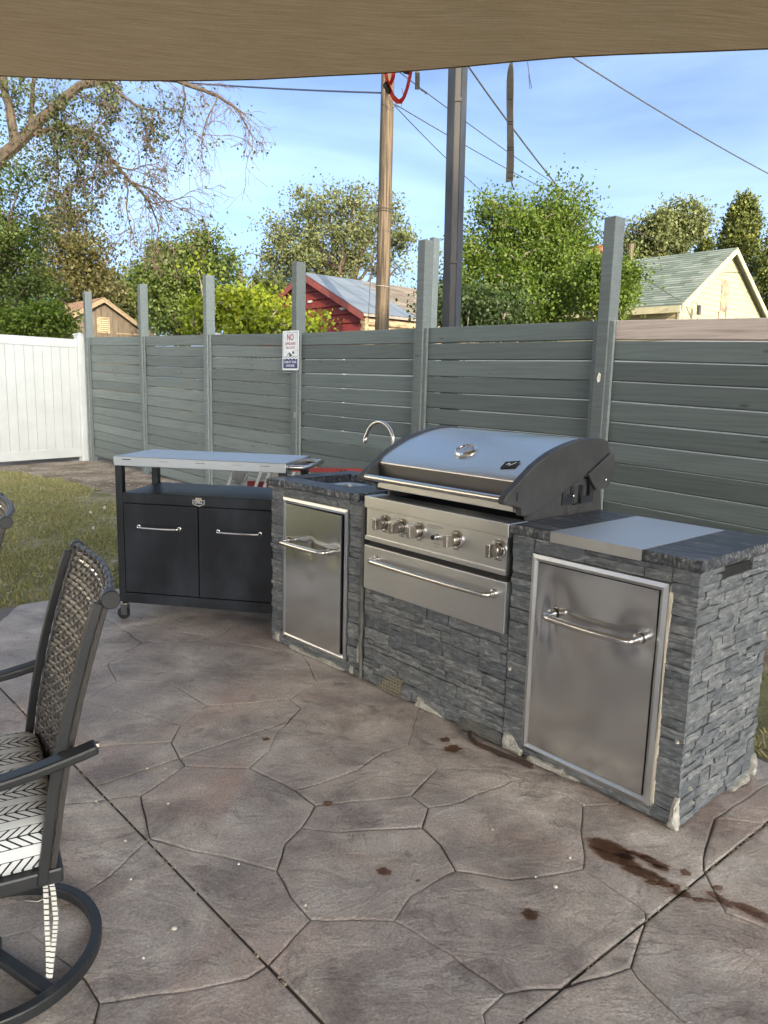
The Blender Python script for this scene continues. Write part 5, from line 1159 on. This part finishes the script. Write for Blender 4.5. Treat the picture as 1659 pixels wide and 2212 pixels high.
vent = MB().prism([(2.40, 3.85), (2.86, 3.85), (2.90, 4.2), (2.88, 4.78), (2.36, 4.78), (2.40, 4.15)], -.024, -.018, 'y').build('bare_vent_patch', simple('burnt_plywood', (.30, .24, .16), (.10, .085, .07), 3.5, .9), ch_)
for x in (2.32, 2.78): MB().box(x, x+.05, -.022, -.018, 2.6, 3.85).build('vent_strip', BROWNW, vent)
cvs = MB()
for i in range(60):
    z = rh.uniform(2.0, 3.4); x = 4.55+.12*sin(z*3)+rh.choice([0, .28])+rh.uniform(-.08, .08); cvs.obox((x, -.03, z), (.03, 0, .01), (0, .01, .02), (0, .02, .03))
cvs.build('dry_vine', BARKR, ch_)
MB().tube([(-.1, -.25, 3.75), (.25, -.3, 3.35), (.55, -.28, 3.5), (.62, -.26, 3.75), (.45, -.25, 3.9)], .012, 5).build('service_loop', WIREM, ch_); MB().box(.55, .66, -.30, -.22, 3.6, 3.86).build('service_head', WIREM, ch_)
# red shed (gable faces the yard)
sA = aty(786.4, 678.3, 18.0); shd = thing('red_shed', 'weathered red board shed with tin and shingle roof behind the fence', 'shed', (sA[0], sA[1], 0), PSI)
SWD, SE, SZ, SLN = 4.6, 3.02, 4.06, 6.0
MB().prism([(-SWD, -.05), (0, -.05), (0, SE), (-SWD/2, SZ-.02), (-SWD, SE)], .02, SLN, 'y').build('wall', REDW, shd)
r_ = thing  # keep name free
z = 1.4; bh = .205
while z < SZ-.05:
    z2 = min(z+bh-.008, SZ-.01); l0, q0 = gable_half(z, SWD, SWD/2, SE, SE, SZ); l1, q1_ = gable_half(z2, SWD, SWD/2, SE, SE, SZ)
    MB().add([(l0-SWD, -.034, z), (q0-SWD, -.034, z), (q1_-SWD, -.002, z2), (l1-SWD, -.002, z2), (l0-SWD, .02, z), (q0-SWD, .02, z), (q1_-SWD, .02, z2), (l1-SWD, .02, z2)], [(0, 1, 2, 3), (0, 4, 5, 1), (1, 5, 6, 2), (2, 6, 7, 3), (3, 7, 4, 0)]).build('siding_board', REDW, shd); z += bh
for i, (x, zz) in enumerate(((-.78, 3.17), (-.62, 3.20), (-2.1, 3.42))):
    pts_ = [(p[0], p[1]) for p in blob_poly((x, zz), .12 if i < 3 else .09, .035, 0, i+70, 12)]; MB().add([(a, -.036, b) for a, b in pts_], [tuple(range(12))]).build('bare_patch', PLASTER, shd)
for i in range(9): MB().tube([(.02, -.05+.0, 1.4+i*.18), (.02, SLN, 1.4+i*.18)], .088, 8).build('log', LOGW, shd)
MB().box(-.06, .09, -.03, .06, .9, SE-.06).build('corner_board', LOGW, shd)
ss = (SZ-SE)/(SWD/2)
for s in (1, -1):
    xe = .16 if s == 1 else -SWD-.16; ze = SE-.16*ss
    q = MB().add([(xe, -.14, ze), (xe, SLN+.2, ze), (-SWD/2, SLN+.2, SZ), (-SWD/2, -.14, SZ), (xe, -.14, ze+.06), (xe, SLN+.2, ze+.06), (-SWD/2, SLN+.2, SZ+.06), (-SWD/2, -.14, SZ+.06)], [(0, 1, 2, 3), (4, 7, 6, 5), (0, 4, 5, 1), (1, 5, 6, 2), (2, 6, 7, 3), (3, 7, 4, 0)]).build('roof', SHGREY, shd)
    if s == 1:
        shingles(q, xe, ze+.062, -SWD/2, SZ+.062, 1.6, SLN+.2, SHBROWN, 14, .40)
        for i in range(3):
            for j in range(4):
                t0, t1 = j/4, (j+1.06)/4; X0, X1 = xe+(-SWD/2-xe)*t0, xe+(-SWD/2-xe)*min(1, t1); Z0, Z1 = ze+.066+(SZ-ze)*t0, ze+.066+(SZ-ze)*min(1, t1); dz = rh.uniform(0, .003)+.002*j
                MB().add([(X0, -.16+i*.72, Z0+dz+.01), (X0, .58+i*.72, Z0+dz), (X1, .58+i*.72+rh.uniform(-.03, .03), Z1+dz), (X1, -.16+i*.72, Z1+dz+.008)], [(0, 1, 2, 3)]).build('tin_sheet', TIN, q)
    MB().add([(xe, -.165, ze-.10), (-SWD/2, -.165, SZ-.10), (-SWD/2, -.165, SZ+.06), (xe, -.165, ze+.05), (xe, -.142, ze-.10), (-SWD/2, -.142, SZ-.10), (-SWD/2, -.142, SZ+.06), (xe, -.142, ze+.05)], [(0, 1, 2, 3), (7, 6, 5, 4), (0, 4, 5, 1), (2, 6, 7, 3)]).build('bargeboard', REDT, shd)
# brown outbuilding
bA = aty(156.5, 679.2, 28.0); bh_ = thing('brown_barn', 'weathered brown board barn with a cream louvred vent', 'barn', (bA[0], bA[1], 0), PSI+pi/2)
BW_, BP, BE0, BE1, BZ, BLN = 3.15, 1.10, 3.60, 2.90, 4.22, 5.5
MB().prism([(0, -.05), (BW_, -.05), (BW_, BE1), (BP, BZ-.02), (0, BE0)], .02, BLN, 'y').build('wall', BROWNW, bh_)
x = .0
while x < BW_-.01:
    x2 = min(x+.21, BW_); tz = lambda q: BE0+(BZ-BE0)*q/BP if q < BP else BZ-(BZ-BE1)*(q-BP)/(BW_-BP)
    MB().add([(x+.006, -.006-.008*rh.random(), 1.2), (x2-.006, -.006, 1.2), (x2-.006, -.006, tz(x2)-.02), (x+.006, -.006-.004, tz(x)-.02), (x+.006, .02, 1.2), (x2-.006, .02, 1.2), (x2-.006, .02, tz(x2)-.02), (x+.006, .02, tz(x)-.02)], [(0, 1, 2, 3), (1, 5, 6, 2), (3, 7, 4, 0)]).build('wall_board', BROWNW, bh_); x = x2
for xa, za, xb, zb in ((-.28, BE0-.28*(BZ-BE0)/BP, BP, BZ), (BW_+.25, BE1-.25*(BZ-BE1)/(BW_-BP), BP, BZ)):
    q = MB().add([(xa, -.2, za), (xa, BLN, za), (xb, BLN, zb), (xb, -.2, zb), (xa, -.2, za+.08), (xa, BLN, za+.08), (xb, BLN, zb+.08), (xb, -.2, zb+.08)], [(0, 1, 2, 3), (4, 7, 6, 5), (0, 4, 5, 1), (1, 5, 6, 2), (2, 6, 7, 3), (3, 7, 4, 0)]).build('roof', BROWNR, bh_)
    if xa < 0: shingles(q, xa, za+.082, xb, zb+.082, -.2, BLN, rand_mat('rust_brown_shingle', [(.20, .11, .065), (.26, .15, .09), (.32, .19, .12)]), 9, .35)
    MB().add([(xa, -.23, za-.1), (xb, -.23, zb-.1), (xb, -.23, zb+.08), (xa, -.23, za+.08), (xa, -.2, za-.1), (xb, -.2, zb-.1), (xb, -.2, zb+.08), (xa, -.2, za+.08)], [(0, 1, 2, 3), (7, 6, 5, 4), (0, 4, 5, 1)]).build('bargeboard', simple('tan_trim', (.22, .16, .10), None, 9, .85) if xa < 0 else bpy.data.materials['tan_trim'], bh_)
lv_ = MB().box(.86, .94, -.05, -.012, 3.02, 3.60).box(1.26, 1.34, -.05, -.012, 3.02, 3.60).box(.94, 1.26, -.05, -.012, 3.54, 3.60).box(.94, 1.26, -.05, -.012, 3.02, 3.08).build('louvre_frame', LOGW, bh_)
for i in range(6): MB().box(.94, 1.26, -.04, -.014, 3.10+i*.073, 3.10+i*.073+.045).build('slat', CREAMT, lv_)
MB().box(1.6, 2.9, -.022, -.013, 3.02, 3.07).build('ledger_strip', bpy.data.materials['tan_trim'], bh_)
# tan roof glimpsed behind the yellow bush, and the chimney behind the green tree
tA = aty(612, 640, 30); tr_ = thing('tan_roof_house', 'small tan roofed house half hidden behind the yellow bush', 'house', (tA[0], tA[1], 0), PSI)
MB().prism([(-3.4, -.05), (.4, -.05), (.4, tA[2]-.75), (-.6, tA[2]+.18), (-3.4, tA[2]-.85)], 0, 5, 'y').build('wall', simple('tan_wall', (.40, .32, .22), None, 5, .85), tr_)
MB().add([(-3.6, -.15, tA[2]-.82), (-.6, -.15, tA[2]+.24), (-.6, 5, tA[2]+.24), (-3.6, 5, tA[2]-.82), (.6, -.15, tA[2]-.82), (.6, 5, tA[2]-.82)], [(0, 1, 2, 3), (1, 4, 5, 2)]).build('roof', BROWNR, tr_)
kA = aty(1284, 560, 33); ck = thing('brick_house', 'house with an orange brick chimney behind the tall grey post', 'house', (kA[0], kA[1], 0), PSI)
MB().prism([(-1.5, -.05), (1.5, -.05), (1.5, 2.6), (0, 4.3), (-1.5, 2.6)], 0, 4, 'y').build('wall', CREAM, ck)
cm = MB().box(-.42, .42, -.12, .5, 3.2, kA[2]+.45).build('chimney', MORTAR, ck)
for r in range(10):
    for j in range(4):
        x = -.435+j*.2175-(.1 if r % 2 else 0); z_ = kA[2]+.45-.17*(r+1)+(.0); MB().box(max(-.43, x)+.005, min(.43, x+.2175)-.005, -.145, .1, z_+.008, z_+.162).build('brick', BRICKM, cm)
MB().box(-.47, .47, -.17, .55, kA[2]+.45, kA[2]+.53).build('chimney_cap', BRICKM, ck)

# ------------------------------------------------------------------ trees and shrubs
LG = {'dark': leafmat('dark_green_leaves', [(.022, .040, .012), (.045, .072, .020), (.075, .105, .032)], .30),
      'mid': leafmat('mid_green_leaves', [(.055, .082, .018), (.10, .138, .030), (.165, .195, .048)], .36),
      'bright': leafmat('bright_green_leaves', [(.055, .095, .014), (.11, .165, .022), (.19, .225, .035)], .40),
      'yellow': leafmat('yellow_green_leaves', [(.12, .165, .014), (.22, .27, .022), (.36, .36, .045)], .45),
      'olive': leafmat('olive_leaves', [(.050, .060, .018), (.085, .098, .030), (.13, .135, .05)], .34),
      'grey': leafmat('grey_green_leaves', [(.085, .10, .036), (.14, .155, .058), (.21, .215, .095)], .36),
      'brown': leafmat('brown_green_leaves', [(.055, .055, .018), (.10, .088, .028), (.15, .12, .04)], .34),
      'elm': leafmat('elm_leaves', [(.035, .050, .016), (.068, .088, .030), (.11, .125, .050)], .28),
      'conifer': leafmat('conifer_sprays', [(.035, .050, .012), (.095, .11, .020), (.22, .21, .04)], .22, .7)}
def leaves(name, C_, size, m, parent, seed, droop=.3, wid=.36, flat=0.):
    r = np.random.default_rng(seed); n = len(C_); C_ = np.asarray(C_, float)
    d = r.normal(size=(n, 3)); d[:, 2] = d[:, 2]*(1-flat)-droop; d /= np.linalg.norm(d, axis=1)[:, None]
    q = r.normal(size=(n, 3)); w_ = np.cross(d, q); w_ /= np.linalg.norm(w_, axis=1)[:, None]+1e-9
    L = (size*r.uniform(.6, 1.3, n))[:, None]; n_ = np.cross(d, w_)
    V = np.stack([C_, C_+d*L*.5+w_*L*wid+n_*L*.08, C_+d*L, C_+d*L*.5-w_*L*wid+n_*L*.08], 1).reshape(-1, 3)
    return obj(name, np_mesh(name, V, 4, m), None, parent)
def bl(px, py, hw, hh, y, dep=None):          # crown lobe from its place in the survey picture
    c = aty(px, py, y); k = np.linalg.norm(c-CO)/FPX; return (c, np.array([hw*k, dep if dep else hw*k, hh*k]))
def tree(name, label, base, lobes, nclump, clump_r, nleaf, leaf, m, seed, trunk_r=.12, group=None, bark=BARK, stems=1, limb=7, cat='tree', fork=.35, tips=0, droop=.3):
    r = random.Random(seed); rn = np.random.default_rng(seed); root = thing(name, label, cat, base, 0, group); b0 = np.array(base, float)
    vol = np.array([np.prod(s) for c, s in lobes]); vol /= vol.sum(); cl = []
    for i in range(nclump):
        c, s = lobes[rn.choice(len(lobes), p=vol)]; d = rn.normal(size=3); d /= np.linalg.norm(d); cl.append(c+d*s*(rn.random()**.34))
    cl = np.array(cl); cl[:, 2] = np.maximum(cl[:, 2], .25); cen = cl.mean(0); hgt = cl[:, 2].max()
    tr = MB(); nodes = []
    for s in range(stems):
        st = b0+np.array([r.uniform(-.15, .15), r.uniform(-.15, .15), 0])*(stems > 1); tgt = np.array([cen[0]+r.uniform(-1, 1)*lobes[0][1][0]*.35*(stems > 1), cen[1]+r.uniform(-.4, .4)*(stems > 1), b0[2]+(hgt-b0[2])*(.72 if stems == 1 else r.uniform(.6, .92))])
        k = 8; P = []
        for i in range(k+1):
            t = i/k; p = st+(tgt-st)*t; p = p+np.array([noise.noise(Vector((t*2.2, seed, s))), noise.noise(Vector((t*2.2, seed+9, s))), 0])*.10*np.linalg.norm(tgt-st)*sin(pi*min(1, t+.15))*.6; P.append(p)
            if t > fork*.8: nodes.append((p, trunk_r*(1-.85*t)))
        tr.tube([p-b0 for p in P], [trunk_r*(1-.85*i/k) for i in range(k+1)], 8)
    tr.build('trunk', bark, root, smooth=True)
    br = MB(); ends = []
    for i in range(limb*stems):
        n0, rad = nodes[r.randrange(len(nodes))]; c = cl[r.randrange(len(cl))]; P = []
        for j in range(7):
            t = j/6; p = n0+(c-n0)*t; p = p+np.array([r.uniform(-1, 1), r.uniform(-1, 1), r.uniform(-.4, 1)])*.05*np.linalg.norm(c-n0)*sin(pi*t)
            P.append(p); 
            if j > 1: ends.append((p, rad*(1-t*.8)))
        br.tube([p-b0 for p in P], [max(.008, rad*.7*(1-.8*j/6)) for j in range(7)], 6)
    ep = np.array([e[0] for e in ends]) if ends else np.array([n[0] for n in nodes])
    for c in cl:
        i = int(np.argmin(np.sum((ep-c)**2, 1))); a = ep[i]; mid = (a+c)/2+np.array([0, 0, .12*np.linalg.norm(c-a)])
        if np.linalg.norm(c-a) > .05: br.tube([a-b0, mid-b0, c-b0], [.012+.004*leaf*10, .008+.02*leaf, .003+.012*leaf], 4)
    br.build('branches', bark, root, smooth=True)
    per = rn.multinomial(nleaf, rn.dirichlet(np.full(len(cl), 3.0))); pts_ = []
    for c, n in zip(cl, per): pts_.append(c+rn.normal(size=(n, 3))*clump_r*np.array([1, 1, .72])*rn.uniform(.55, 1.2))
    pts_ = np.concatenate(pts_)
    leaves('crown', pts_-b0, leaf, m, root, seed+1, droop); return root
def gb(px, y): q = aty(px, 800, y); return (float(q[0]), float(q[1]), -.06)
# round grey-green tree behind the shed
tree('round_tree', 'broad round grey green tree rising behind the red shed', gb(705, 31), [bl(700, 520, 120, 105, 31), bl(790, 490, 95, 85, 31), bl(610, 575, 75, 90, 31), bl(850, 560, 50, 90, 31), bl(720, 440, 85, 40, 31)], 360, .28, 20000, .115, LG['grey'], 11, .34, limb=34, fork=.25)
# big green tree right of the steel post
tree('leafy_tree', 'tall bright green leafy tree with pale stems right of the steel post', gb(1120, 11.5), [bl(1130, 560, 130, 120, 11.5), bl(1100, 470, 85, 48, 11.5), bl(1210, 475, 60, 66, 11.5), bl(1010, 600, 60, 80, 11.2), bl(1200, 620, 90, 90, 11.2), bl(1090, 660, 140, 60, 11)], 430, .15, 60000, .046, LG['bright'], 12, .06, bark=BARKP, stems=7, limb=12, fork=.2, droop=.1)
tree('shrub', 'low bright shrub spilling past the tallest grey fence post', gb(1325, 10), [bl(1325, 630, 42, 60, 10), bl(1290, 600, 30, 45, 10)], 80, .12, 11000, .042, LG['bright'], 13, .03, bark=BARKP, stems=4, limb=4, cat='shrub', droop=.1)
tree('dark_shrub', 'dark feathery shrub at the foot of the steel post behind the fence', gb(985, 9.5), [bl(985, 665, 55, 45, 9.5), bl(1075, 675, 50, 40, 9.3)], 60, .14, 6000, .05, LG['dark'], 14, .03, bark=BARKP, stems=3, limb=4, cat='shrub')
# yellow-green bush
tree('yellow_bush', 'yellow green bush in full sun peeking over the fence boards', gb(560, 12.2), [bl(520, 680, 80, 45, 12.2), bl(590, 690, 60, 40, 12), bl(670, 705, 36, 24, 11.8), bl(440, 690, 35, 55, 12.4), bl(540, 650, 50, 30, 12.4), bl(430, 620, 10, 50, 12.4), bl(590, 625, 10, 25, 12.4)], 150, .12, 9500, .075, LG['yellow'], 15, .025, bark=BARKP, stems=5, limb=5, cat='bush', droop=.5)
# mid green tree left of it
tree('green_tree', 'mid green tree between the brown barn and the yellow bush', gb(400, 24), [bl(390, 620, 85, 90, 24), bl(450, 560, 60, 60, 24), bl(340, 580, 45, 55, 24), bl(410, 690, 60, 40, 23)], 240, .26, 26000, .10, LG['mid'], 16, .16, limb=14, fork=.2)
tree('brown_tree', 'brownish green tree standing behind the brown barn', gb(165, 36), [bl(150, 530, 70, 80, 36), bl(205, 575, 60, 55, 36), bl(120, 500, 45, 50, 36), bl(160, 620, 110, 40, 36)], 170, .34, 13000, .15, LG['brown'], 17, .3, limb=20, fork=.3)
tree('left_tree', 'dense dark green tree behind the white vinyl fence', gb(10, 16.5), [bl(20, 560, 75, 130, 16.5), bl(-20, 460, 90, 120, 16.5), bl(45, 660, 85, 70, 16), bl(-60, 600, 90, 140, 16.5)], 230, .20, 30000, .065, LG['mid'], 18, .16, limb=14, fork=.2)
tree('lime_shrub', 'lime green shrub over the white vinyl fence beside the barn', gb(105, 15.5), [bl(105, 690, 50, 40, 15.5), bl(60, 700, 55, 30, 15.2)], 70, .15, 7500, .07, LG['bright'], 19, .04, stems=3, limb=4, cat='shrub')
tree('back_tree', 'pale green tree far behind the cream house roof', gb(1430, 48), [bl(1420, 520, 62, 52, 48), bl(1480, 480, 50, 40, 48), bl(1370, 540, 30, 40, 48)], 150, .45, 15000, .20, LG['grey'], 20, .3, limb=12)
tree('olive_tree', 'olive green tree far behind the barn and the fence', gb(300, 42), [bl(300, 660, 70, 50, 42), bl(240, 640, 60, 50, 42)], 120, .5, 8000, .25, LG['olive'], 25, .25, limb=9)['label'] = 'olive green tree far behind the barn and the fence'
tree('olive_bush', 'olive bush behind the fence left of the red shed', gb(590, 27), [bl(585, 660, 60, 45, 27)], 60, .35, 5000, .16, LG['olive'], 26, .1, limb=5, cat='bush')
for lab, px, py, hw, hh, y, sd2 in (('tall golden green conifer behind the cream house', 1572, 575, 112, 135, 30, 31), ('dark golden conifer past the gable of the cream house, beside the taller one', 1668, 625, 85, 145, 27, 32), ('low broad conifer joining the cream house roof', 1500, 625, 55, 95, 33, 33)):
    root = thing('conifer', lab, 'tree', gb(px, y), 0, 'conifers behind the cream house'); c, s = bl(px, py, hw, hh, y); b0 = np.array(gb(px, y)); zt = c[2]+s[2]-.35; r3 = np.random.default_rng(sd2)
    MB().tube([(0, 0, 0), (0, 0, zt*.9)], [.22, .03], 8).build('trunk', BARK, root); P = []
    for i in range(420):
        t = r3.random()**.85; z = .4+(zt-.4)*t; rad = s[0]*min(1.0, (1-t)*1.45)*r3.uniform(.6, 1.05)+.04; a = r3.uniform(0, 2*pi); p = np.array([rad*cos(a), rad*sin(a), z])
        n = 55; up = r3.random(n)[:, None]; P.append(p+r3.normal(size=(n, 3))*np.array([.13, .13, .10])+up*np.array([.16*cos(a), .16*sin(a), .42])-np.array([0, 0, .1]))
    leaves('crown', np.concatenate(P), .13, LG['conifer'], root, sd2+5, -.9, .30)
# elm with hand laid limbs
elm = thing('elm_tree', 'large elm with drooping bare twigs and sparse dark leaves over the white fence', 'tree', (-9.1, 14.2, -.06)); eb = np.array([-9.1, 14.2, -.06])
def EZ(x, y, dy=0): return aty((x/1.508)/1.8228, (250+y/1.508)/1.8228, 13.2+dy)
re_ = random.Random(77); TW = MB(); LM = MB(); LV = []
limbs = [([(-420, 1100), (-260, 800), (-60, 620), (90, 490), (180, 400), (280, 300), (380, 205), (480, 132), (640, 90), (760, 40)], .125, .055),
         ([(200, 425), (290, 390), (400, 380), (480, 402), (570, 460), (640, 540), (720, 640), (770, 700), (840, 760), (890, 830), (930, 930), (945, 1000)], .055, .009),
         ([(560, 100), (665, 110), (690, 170), (770, 220), (830, 260), (930, 280)], .035, .012), ([(665, 110), (640, 170), (620, 225), (625, 300)], .022, .007),
         ([(760, 40), (900, 60), (1050, 105), (1180, 150), (1290, 195), (1400, 262), (1445, 340), (1500, 440)], .05, .007), ([(1090, 120), (1100, 230), (1070, 330), (1060, 420)], .018, .006), ([(1290, 195), (1250, 290), (1200, 420), (1200, 520)], .015, .005),
         ([(830, 260), (850, 350), (880, 430), (905, 530)], .018, .006), ([(570, 460), (582, 540), (552, 700), (545, 780)], .020, .006), ([(640, 560), (662, 680), (600, 830)], .018, .006), ([(700, 612), (790, 632), (850, 602), (930, 595)], .016, .005),
         ([(740, 690), (762, 760), (750, 860), (782, 980), (775, 1080)], .020, .005), ([(770, 700), (880, 740), (1000, 822), (1110, 880)], .020, .005), ([(845, 770), (905, 832), (1050, 802), (1140, 790)], .016, .005), ([(890, 830), (880, 900), (900, 1000)], .012, .004),
         ([(90, 490), (60, 300), (20, 120), (0, -60)], .09, .05), ([(180, 400), (190, 250), (200, 100), (230, -20)], .05, .02), ([(280, 300), (350, 260), (420, 300), (430, 420)], .02, .006), ([(290, 392), (330, 480), (350, 600), (340, 720)], .022, .006), ([(400, 382), (420, 470), (460, 560), (470, 680)], .018, .006), ([(480, 402), (560, 410), (640, 470), (700, 540)], .018, .006)]
def twig(p, d, L, rad, lvl, leafy):
    k = 5; P = [p]; q = p.copy(); d = d/np.linalg.norm(d)
    for j in range(k):
        d = d+np.array([re_.gauss(0, .22), re_.gauss(0, .22), re_.gauss(0, .16)-.10]); d /= np.linalg.norm(d); q = q+d*L/k; P.append(q.copy())
        if lvl < 2 and re_.random() < (.75 if lvl == 0 else .5):
            s = d+np.array([re_.gauss(0, .7), re_.gauss(0, .5), re_.gauss(-.1, .5)]); twig(q, s, L*re_.uniform(.4, .7), rad*.6, lvl+1, leafy)
        if re_.random() < leafy:
            for _ in range(re_.randint(1, 4)): LV.append(q+np.array([re_.gauss(0, .055), re_.gauss(0, .055), re_.gauss(0, .055)]))
    TW.tube([a-eb for a in P], [max(.0028, rad*(1-.8*j/k)) for j in range(k+1)], 4)
for li, (pp_, r0, r1) in enumerate(limbs):
    pts_ = [EZ(x, y, .35*sin(li*1.7)*i/len(pp_)) for i, (x, y) in enumerate(pp_)]; n = len(pts_); fine = []
    for i in range(n-1):
        for j in range(3): fine.append(pts_[i]+(pts_[i+1]-pts_[i])*j/3+np.array([re_.gauss(0, .008), 0, re_.gauss(0, .008)]))
    fine.append(pts_[-1]); m_ = len(fine)
    LM.tube([q-eb for q in fine], [r0+(r1-r0)*(i/(m_-1)) for i in range(m_)], 8)
    if li == 0: rng_i = range(15, m_)
    else: rng_i = range(1, m_)
    for i in rng_i:
        px = prj(fine[i])[0]; leafy = .60 if px < 110 else (.42 if px < 210 else (.12 if px < 300 else .035))
        if li in (2,): leafy = .5
        d0 = fine[min(i+1, m_-1)]-fine[i-1]
        for _ in range(1 if re_.random() < .85 else 0): twig(fine[i], d0/np.linalg.norm(d0)+np.array([re_.gauss(0, .8), re_.gauss(0, .6), re_.gauss(-.25, .7)]), re_.uniform(.32, .8), .007, 0, leafy)
LM.tube([EZ(-420, 1100)-eb, EZ(-470, 1300)-eb, np.array([.1, .1, 1.5]), np.array([0, 0, 0])], [.18, .20, .26, .32], 12).build('trunk', BARK, elm, smooth=True)
TW.build('twigs', BARKR, elm, kind='stuff')
r9 = np.random.default_rng(5)
for i in range(60):             # leafy inner crown
    c = EZ(r9.uniform(-120, 360), r9.uniform(60, 720), r9.uniform(-.6, 1.4)); n = int(r9.integers(10, 34)); LV += list(c+r9.normal(size=(n, 3))*.16)
leaves('crown', np.array(LV)-eb, .055, LG['elm'], elm, 6, .4)

# ------------------------------------------------------------------ lawn blades, clover, litter
def inpoly(P, poly):
    x, y = P[:, 0], P[:, 1]; c = np.zeros(len(P), bool); n = len(poly)
    for i in range(n):
        x0, y0 = poly[i]; x1, y1 = poly[(i+1) % n]; c ^= ((y0 > y) != (y1 > y)) & (x < (x1-x0)*(y-y0)/(y1-y0+1e-12)+x0)
    return c
r5 = np.random.default_rng(9)
GRASSM = leafmat('grass_blades', [(.46, .36, .20), (.30, .275, .12), (.17, .195, .065), (.36, .33, .15), (.58, .48, .30)], .3, .7)
def grass(name, label, poly, n, h0, h1, seed):
    poly = [np.array(p) for p in poly]; mn = np.min(poly, 0); mxp = np.max(poly, 0); P = r5.uniform(mn, mxp, (n*3, 2)); P = P[inpoly(P, poly)]
    # keep what lies near the view and thin with distance and patchiness
    keep = (P[:, 1] > 2.5) & (P[:, 0] > -P[:, 1]*.62-.8); P = P[keep]
    pat = np.array([noise.noise(Vector((q[0]*1.3, q[1]*1.3, 2))) for q in P]); P = P[r5.random(len(P)) < .52+.95*pat][:n]
    n = len(P); a = r5.uniform(0, 2*pi, n); h = r5.uniform(h0, h1, n)[:, None]*.95; w_ = (r5.uniform(.003, .0075, n)*1.3)[:, None]; B = np.c_[P, np.full(n, -.034)]
    sd3 = np.c_[np.cos(a), np.sin(a), np.zeros(n)]; ln = np.c_[r5.normal(size=(n, 2))*.75, np.ones(n)]; ln /= np.linalg.norm(ln, axis=1)[:, None]
    V = np.stack([B-sd3*w_, B+sd3*w_, B+ln*h], 1).reshape(-1, 3); o = obj(name, np_mesh(name, V, 3, GRASSM)); o['kind'] = 'stuff'; o['label'] = label; o['category'] = 'grass'; return o
grass('grass', 'patchy dry green grass between the patio and the white fence', lawn_poly, 230000, .015, .055, 1)
grass('grass', 'strip of grass behind the slate island', lawn_r, 30000, .02, .07, 2)
mb = MB(); r6 = random.Random(12); LIT = rand_mat('leaf_litter', [(.10, .07, .045), (.20, .15, .10), (.30, .25, .18), (.45, .42, .36)])
for i in range(6500):
    u, v = r6.uniform(-12.0, -3.5), r6.uniform(-.6, 2.6)
    if r6.random() < .35: u, v = r6.uniform(-11, -4), r6.uniform(-4, 1)
    c = isl(u, v, -.040+.006*r6.random()); s = r6.uniform(.01, .04); a = r6.uniform(0, 6.28); t1 = r6.uniform(-.5, .5)
    mb.add([c+np.array([cos(a)*s, sin(a)*s, .006+t1*s*.4]), c+np.array([-sin(a)*s*.5, cos(a)*s*.5, .004]), c-np.array([cos(a)*s, sin(a)*s, -.006]), c+np.array([sin(a)*s*.5, -cos(a)*s*.5, .008])], [(0, 1, 2, 3)])
o = obj('leaf_litter', mb.mesh('leaf_litter', fix=False), LIT); o['kind'] = 'stuff'; o['label'] = 'dry leaves and chips strewn on the bare dirt by the fence'; o['category'] = 'leaf litter'
SEED = simple('dandelion_fluff', (.66, .65, .60), None, 60, .9)
dn = random.Random(2)
for i, (px, py) in enumerate(((195, 1108), (225, 1098), (200, 1142))):
    c = at(px, py, .03); d = thing('dandelion', 'fluffy white dandelion seed head in the lawn', 'flower', (c[0], c[1], -.034), 0, 'dandelions in the lawn')
    MB().tube([(0, 0, 0), (.004, 0, .07)], .0016, 5).build('stem', LG['mid'], d); mf = MB()
    for j in range(60):
        v3 = Vector((dn.gauss(0, 1), dn.gauss(0, 1), dn.gauss(0, 1))).normalized(); mf.tube([Vector((.004, 0, .072)), Vector((.004, 0, .072))+v3*.016], [.0005, .0022], 3)
    mf.build('seed_head', SEED, d)
